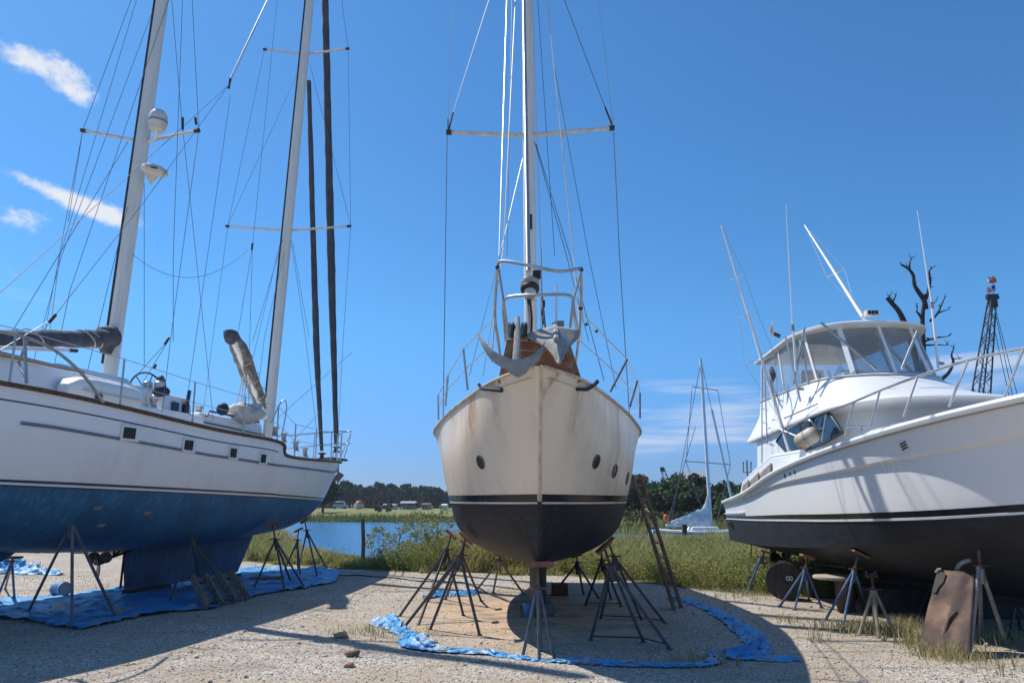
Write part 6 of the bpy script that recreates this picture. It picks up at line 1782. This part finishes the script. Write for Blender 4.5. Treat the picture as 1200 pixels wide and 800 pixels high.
# far shore tree line on the left
k = 0
for px in np.arange(300, 575, 6.5):
    Y = 235 + rng.uniform(-18, 25); py = np.interp(px, [300, 360, 400, 440, 470, 500, 520, 575], [566, 563, 566, 569, 569, 571, 574, 574]) + rng.uniform(-4, 4.5)
    b_ = P(px, 595, Y); b_.z = float(gz(b_.x, Y)); H = P(px, py, Y).z - b_.z
    tree('broadleaf_tree', 'dark green tree in the distant tree line across the water', b_, H, 2.0 + 1.3 * rng.random(), rng, M_leaf_far, 22, 90, .5, 'distant tree line across the water', low=.04); k += 1
# continuing tree line out of sight behind the boats
cs = []
for k in range(520):
    x = rng.uniform(-330, 330); y = 262 + rng.uniform(0, 22); 
    cs.append((x, y, float(gz(x, y)) + rng.uniform(.5, 5.5) * (.75 + .25 * math.sin(x * .09))))
vs, fl, sz, ti = leaf_cloud(cs, 2.4 + 1.2 * rng.random(520), 90, .8, rng, .8)
o = bpy.data.objects.new('far_wood', fast_mesh('far_wood', vs, fl, sz, M_leaf_far, ti)); COL.objects.link(o)
tag(o, 'far dark wood reading as one band along the horizon', 'wood', None, 'stuff')
# nearer dark tree behind the ketch bow
b_ = P(378, 600, 122); b_.z = float(gz(b_.x, 122)); tree('broadleaf_tree', 'nearer dark tree right behind the ketch bow across the water', b_, P(378, 552, 122).z - b_.z, 2.6, rng, M_leaf_dark, 40, 80, .3)
for px, py, Y, R, lab in ((443, 582, 121, .9, 'small leafy sapling on the far lawn right of the red topped boat'), (455, 588, 123, .7, 'dark little shrub beside the sapling on the far lawn')):
    b_ = P(px, 600, Y); b_.z = float(gz(b_.x, Y)); tree('sapling', lab, b_, P(px, py, Y).z - b_.z, R, rng, M_leaf_mid, 14, 50, .16, low=.1)
# tall saplings in the near weeds left of the cream boat
for px, pyt, Y, lab in ((512, 584, 20.0, 'tall leafy weed sapling nearest the cream hull on the left'), (488, 596, 20.5, 'yellow green weed sapling between the fence post and the cream hull'), (443, 614, 21.5, 'thin weed sapling just right of the fence post'), (500, 606, 19.2, 'bushy weed sapling low beside the left stands'), (467, 602, 22, 'slender weed sapling against the water')):
    b_ = P(px, 660, Y); b_.z = float(gz(b_.x, Y)); tree('weed_sapling', lab, b_, P(px, pyt, Y).z - b_.z, .42, rng, M_leaf_weed, 22, 24, .036, 'weed saplings by the water', low=.15, cat='plant', bark=M_greywood, thick=.011)

# far shore things
def van():
    Y = 196; c = P(399, 597, Y); g = float(gz(c.x, Y)); c.z = g
    root = thing('van', 'small pale teal van parked on the far shore lawn', 'van', c)
    M_t = mat('teal_van_paint', (.25, .42, .45), .4)
    ubox(lambda x, y, z: c + V((x, y, z)), -1.9, 1.9, -.9, .9, .35, 1.15, .05, .03).build('body', M_t, root, bevel=.08)
    ubox(lambda x, y, z: c + V((x, y, z)), -1.8, 1.2, -.85, .85, 1.12, 2.0, .35, .12).build('cabin', M_whitepaint, root, bevel=.08)
    ubox(lambda x, y, z: c + V((x, y, z)), -1.7, 1.05, -.89, -.80, 1.25, 1.75, .1, 0).build('side_window', M_glassdark, root)
    for x in (-1.4, 1.4):
        MB().lathe([(.1, -.1), (.34, -.1), (.36, 0), (.34, .1), (.1, .1)], c + V((x, -.85, .36)), frame_of(V((0, 1, 0))), 16).build('wheel', M_black, root)
van()
def redboat():
    Y = 178; c = P(420, 600, Y); c.z = float(gz(c.x, Y))
    root = thing('small_boat', 'small beached boat with a rounded red cover on the far shore lawn', 'boat', c)
    w_ = lambda x, y, z: c + V((y, x, z))
    st = [[(x, .02, .1), (x, hb * .8, .25), (x, hb, .8 + e), (x, hb * 1.02, 1.2 + e)] for x, hb, e in ((0, .9, 0), (1.5, 1.1, 0), (3, 1.0, .1), (4.5, .05, .35))]
    st = [[(-p[0] + 2, p[1], p[2]) for p in r] for r in st]
    h = Hull(st, w_); o = h.mesh(lin(0, 3, 16), lin(0, 3, 8), lambda v: 0); o.grid([[h.p(0, v, s) for v in lin(0, 3, 6)] for s in (-1, 1)]); weld(o.build('hull', mat('beige_hull', (.5, .46, .38), .5), root))
    MB().ball(c + V((0, .4, 1.25)), (.95, 1.7, .95), 18, 10).build('cover', M_red, root)
redboat()
def shed(name, label, px, pyb, pyt, wpx, Y, wall, roofm, post_open=False):
    c = P(px, pyb, Y); c.z = float(gz(c.x, Y)); w2 = wpx / 830 * Y / 2; h = P(px, pyt, Y).z - c.z
    root = thing(name, label, 'building', c)
    f = lambda x, y, z: c + V((x, y, z))
    if post_open:
        for x in (-w2, 0, w2):
            for y in (-2, 2): MB().box(f(x, y, h * .4), (.25, .25, h * .8)).build('post', M_greywood, root)
        MB().box(f(0, 0, h * .3), (w2 * 1.7, 3, h * .5)).build('wall', wall, root)
    else:
        MB().box(f(0, 0, h * .4), (w2 * 2, 5, h * .8)).build('wall', wall, root)
        for x in (-.5, .1, .6): MB().box(f(x * w2, -2.51, h * .42), (w2 * .25, .04, h * .3)).build('window', M_glassdark, root)
    MB().prism([f(-w2 * 1.1, -2.9, h * .78), f(-w2 * 1.1, 0, h), f(-w2 * 1.1, 2.9, h * .78)], V((w2 * 2.2, 0, 0))).build('roof', roofm, root, smooth=False)
M_tin = mat('tin_roof', (.36, .37, .37), .6); M_gwall = mat('grey_wall', (.28, .28, .28), .8); M_bwall = mat('white_wall', (.5, .5, .5), .8)
shed('boathouse', 'low open boathouse with a pale tin roof on the far shore', 479, 600, 587, 16, 175, M_gwall, M_tin, True)
shed('shed', 'low grey shed left of the pale roofed boathouse on the far shore', 455, 600, 590, 18, 180, M_bwall, M_gwall)
shed('shed', 'small dark roofed shed right of the pale roofed boathouse', 500, 600, 589, 9, 178, M_gwall, mat('dark_roof', (.1, .1, .11), .7))
shed('white_shed', 'tiny white shed on the far shore beside the cream hull', 521, 600, 590, 6, 170, M_whitepaint, M_whitepaint)
shed('warehouse', 'pale grey warehouse behind the trees right of the cream boat', 815, 596, 552, 22, 130, mat('warehouse_wall', (.42, .47, .52), .7), M_tin)
# ================================================================== air
hm = bpy.data.materials.new('haze_air'); t, N, L = nt(hm)
N.remove(N['Principled BSDF'])
pv = N.new('ShaderNodeVolumePrincipled'); pv.inputs['Color'].default_value = (.80, .88, 1, 1); pv.inputs['Density'].default_value = .0003; pv.inputs['Anisotropy'].default_value = .3
L.new(pv.outputs[0], N['Material Output'].inputs['Volume'])
hb = MB().box((0, 1900, 12.6), (8200, 4400, 31.8)).build('haze', hm, None, smooth=False)
hb['kind'] = 'stuff'
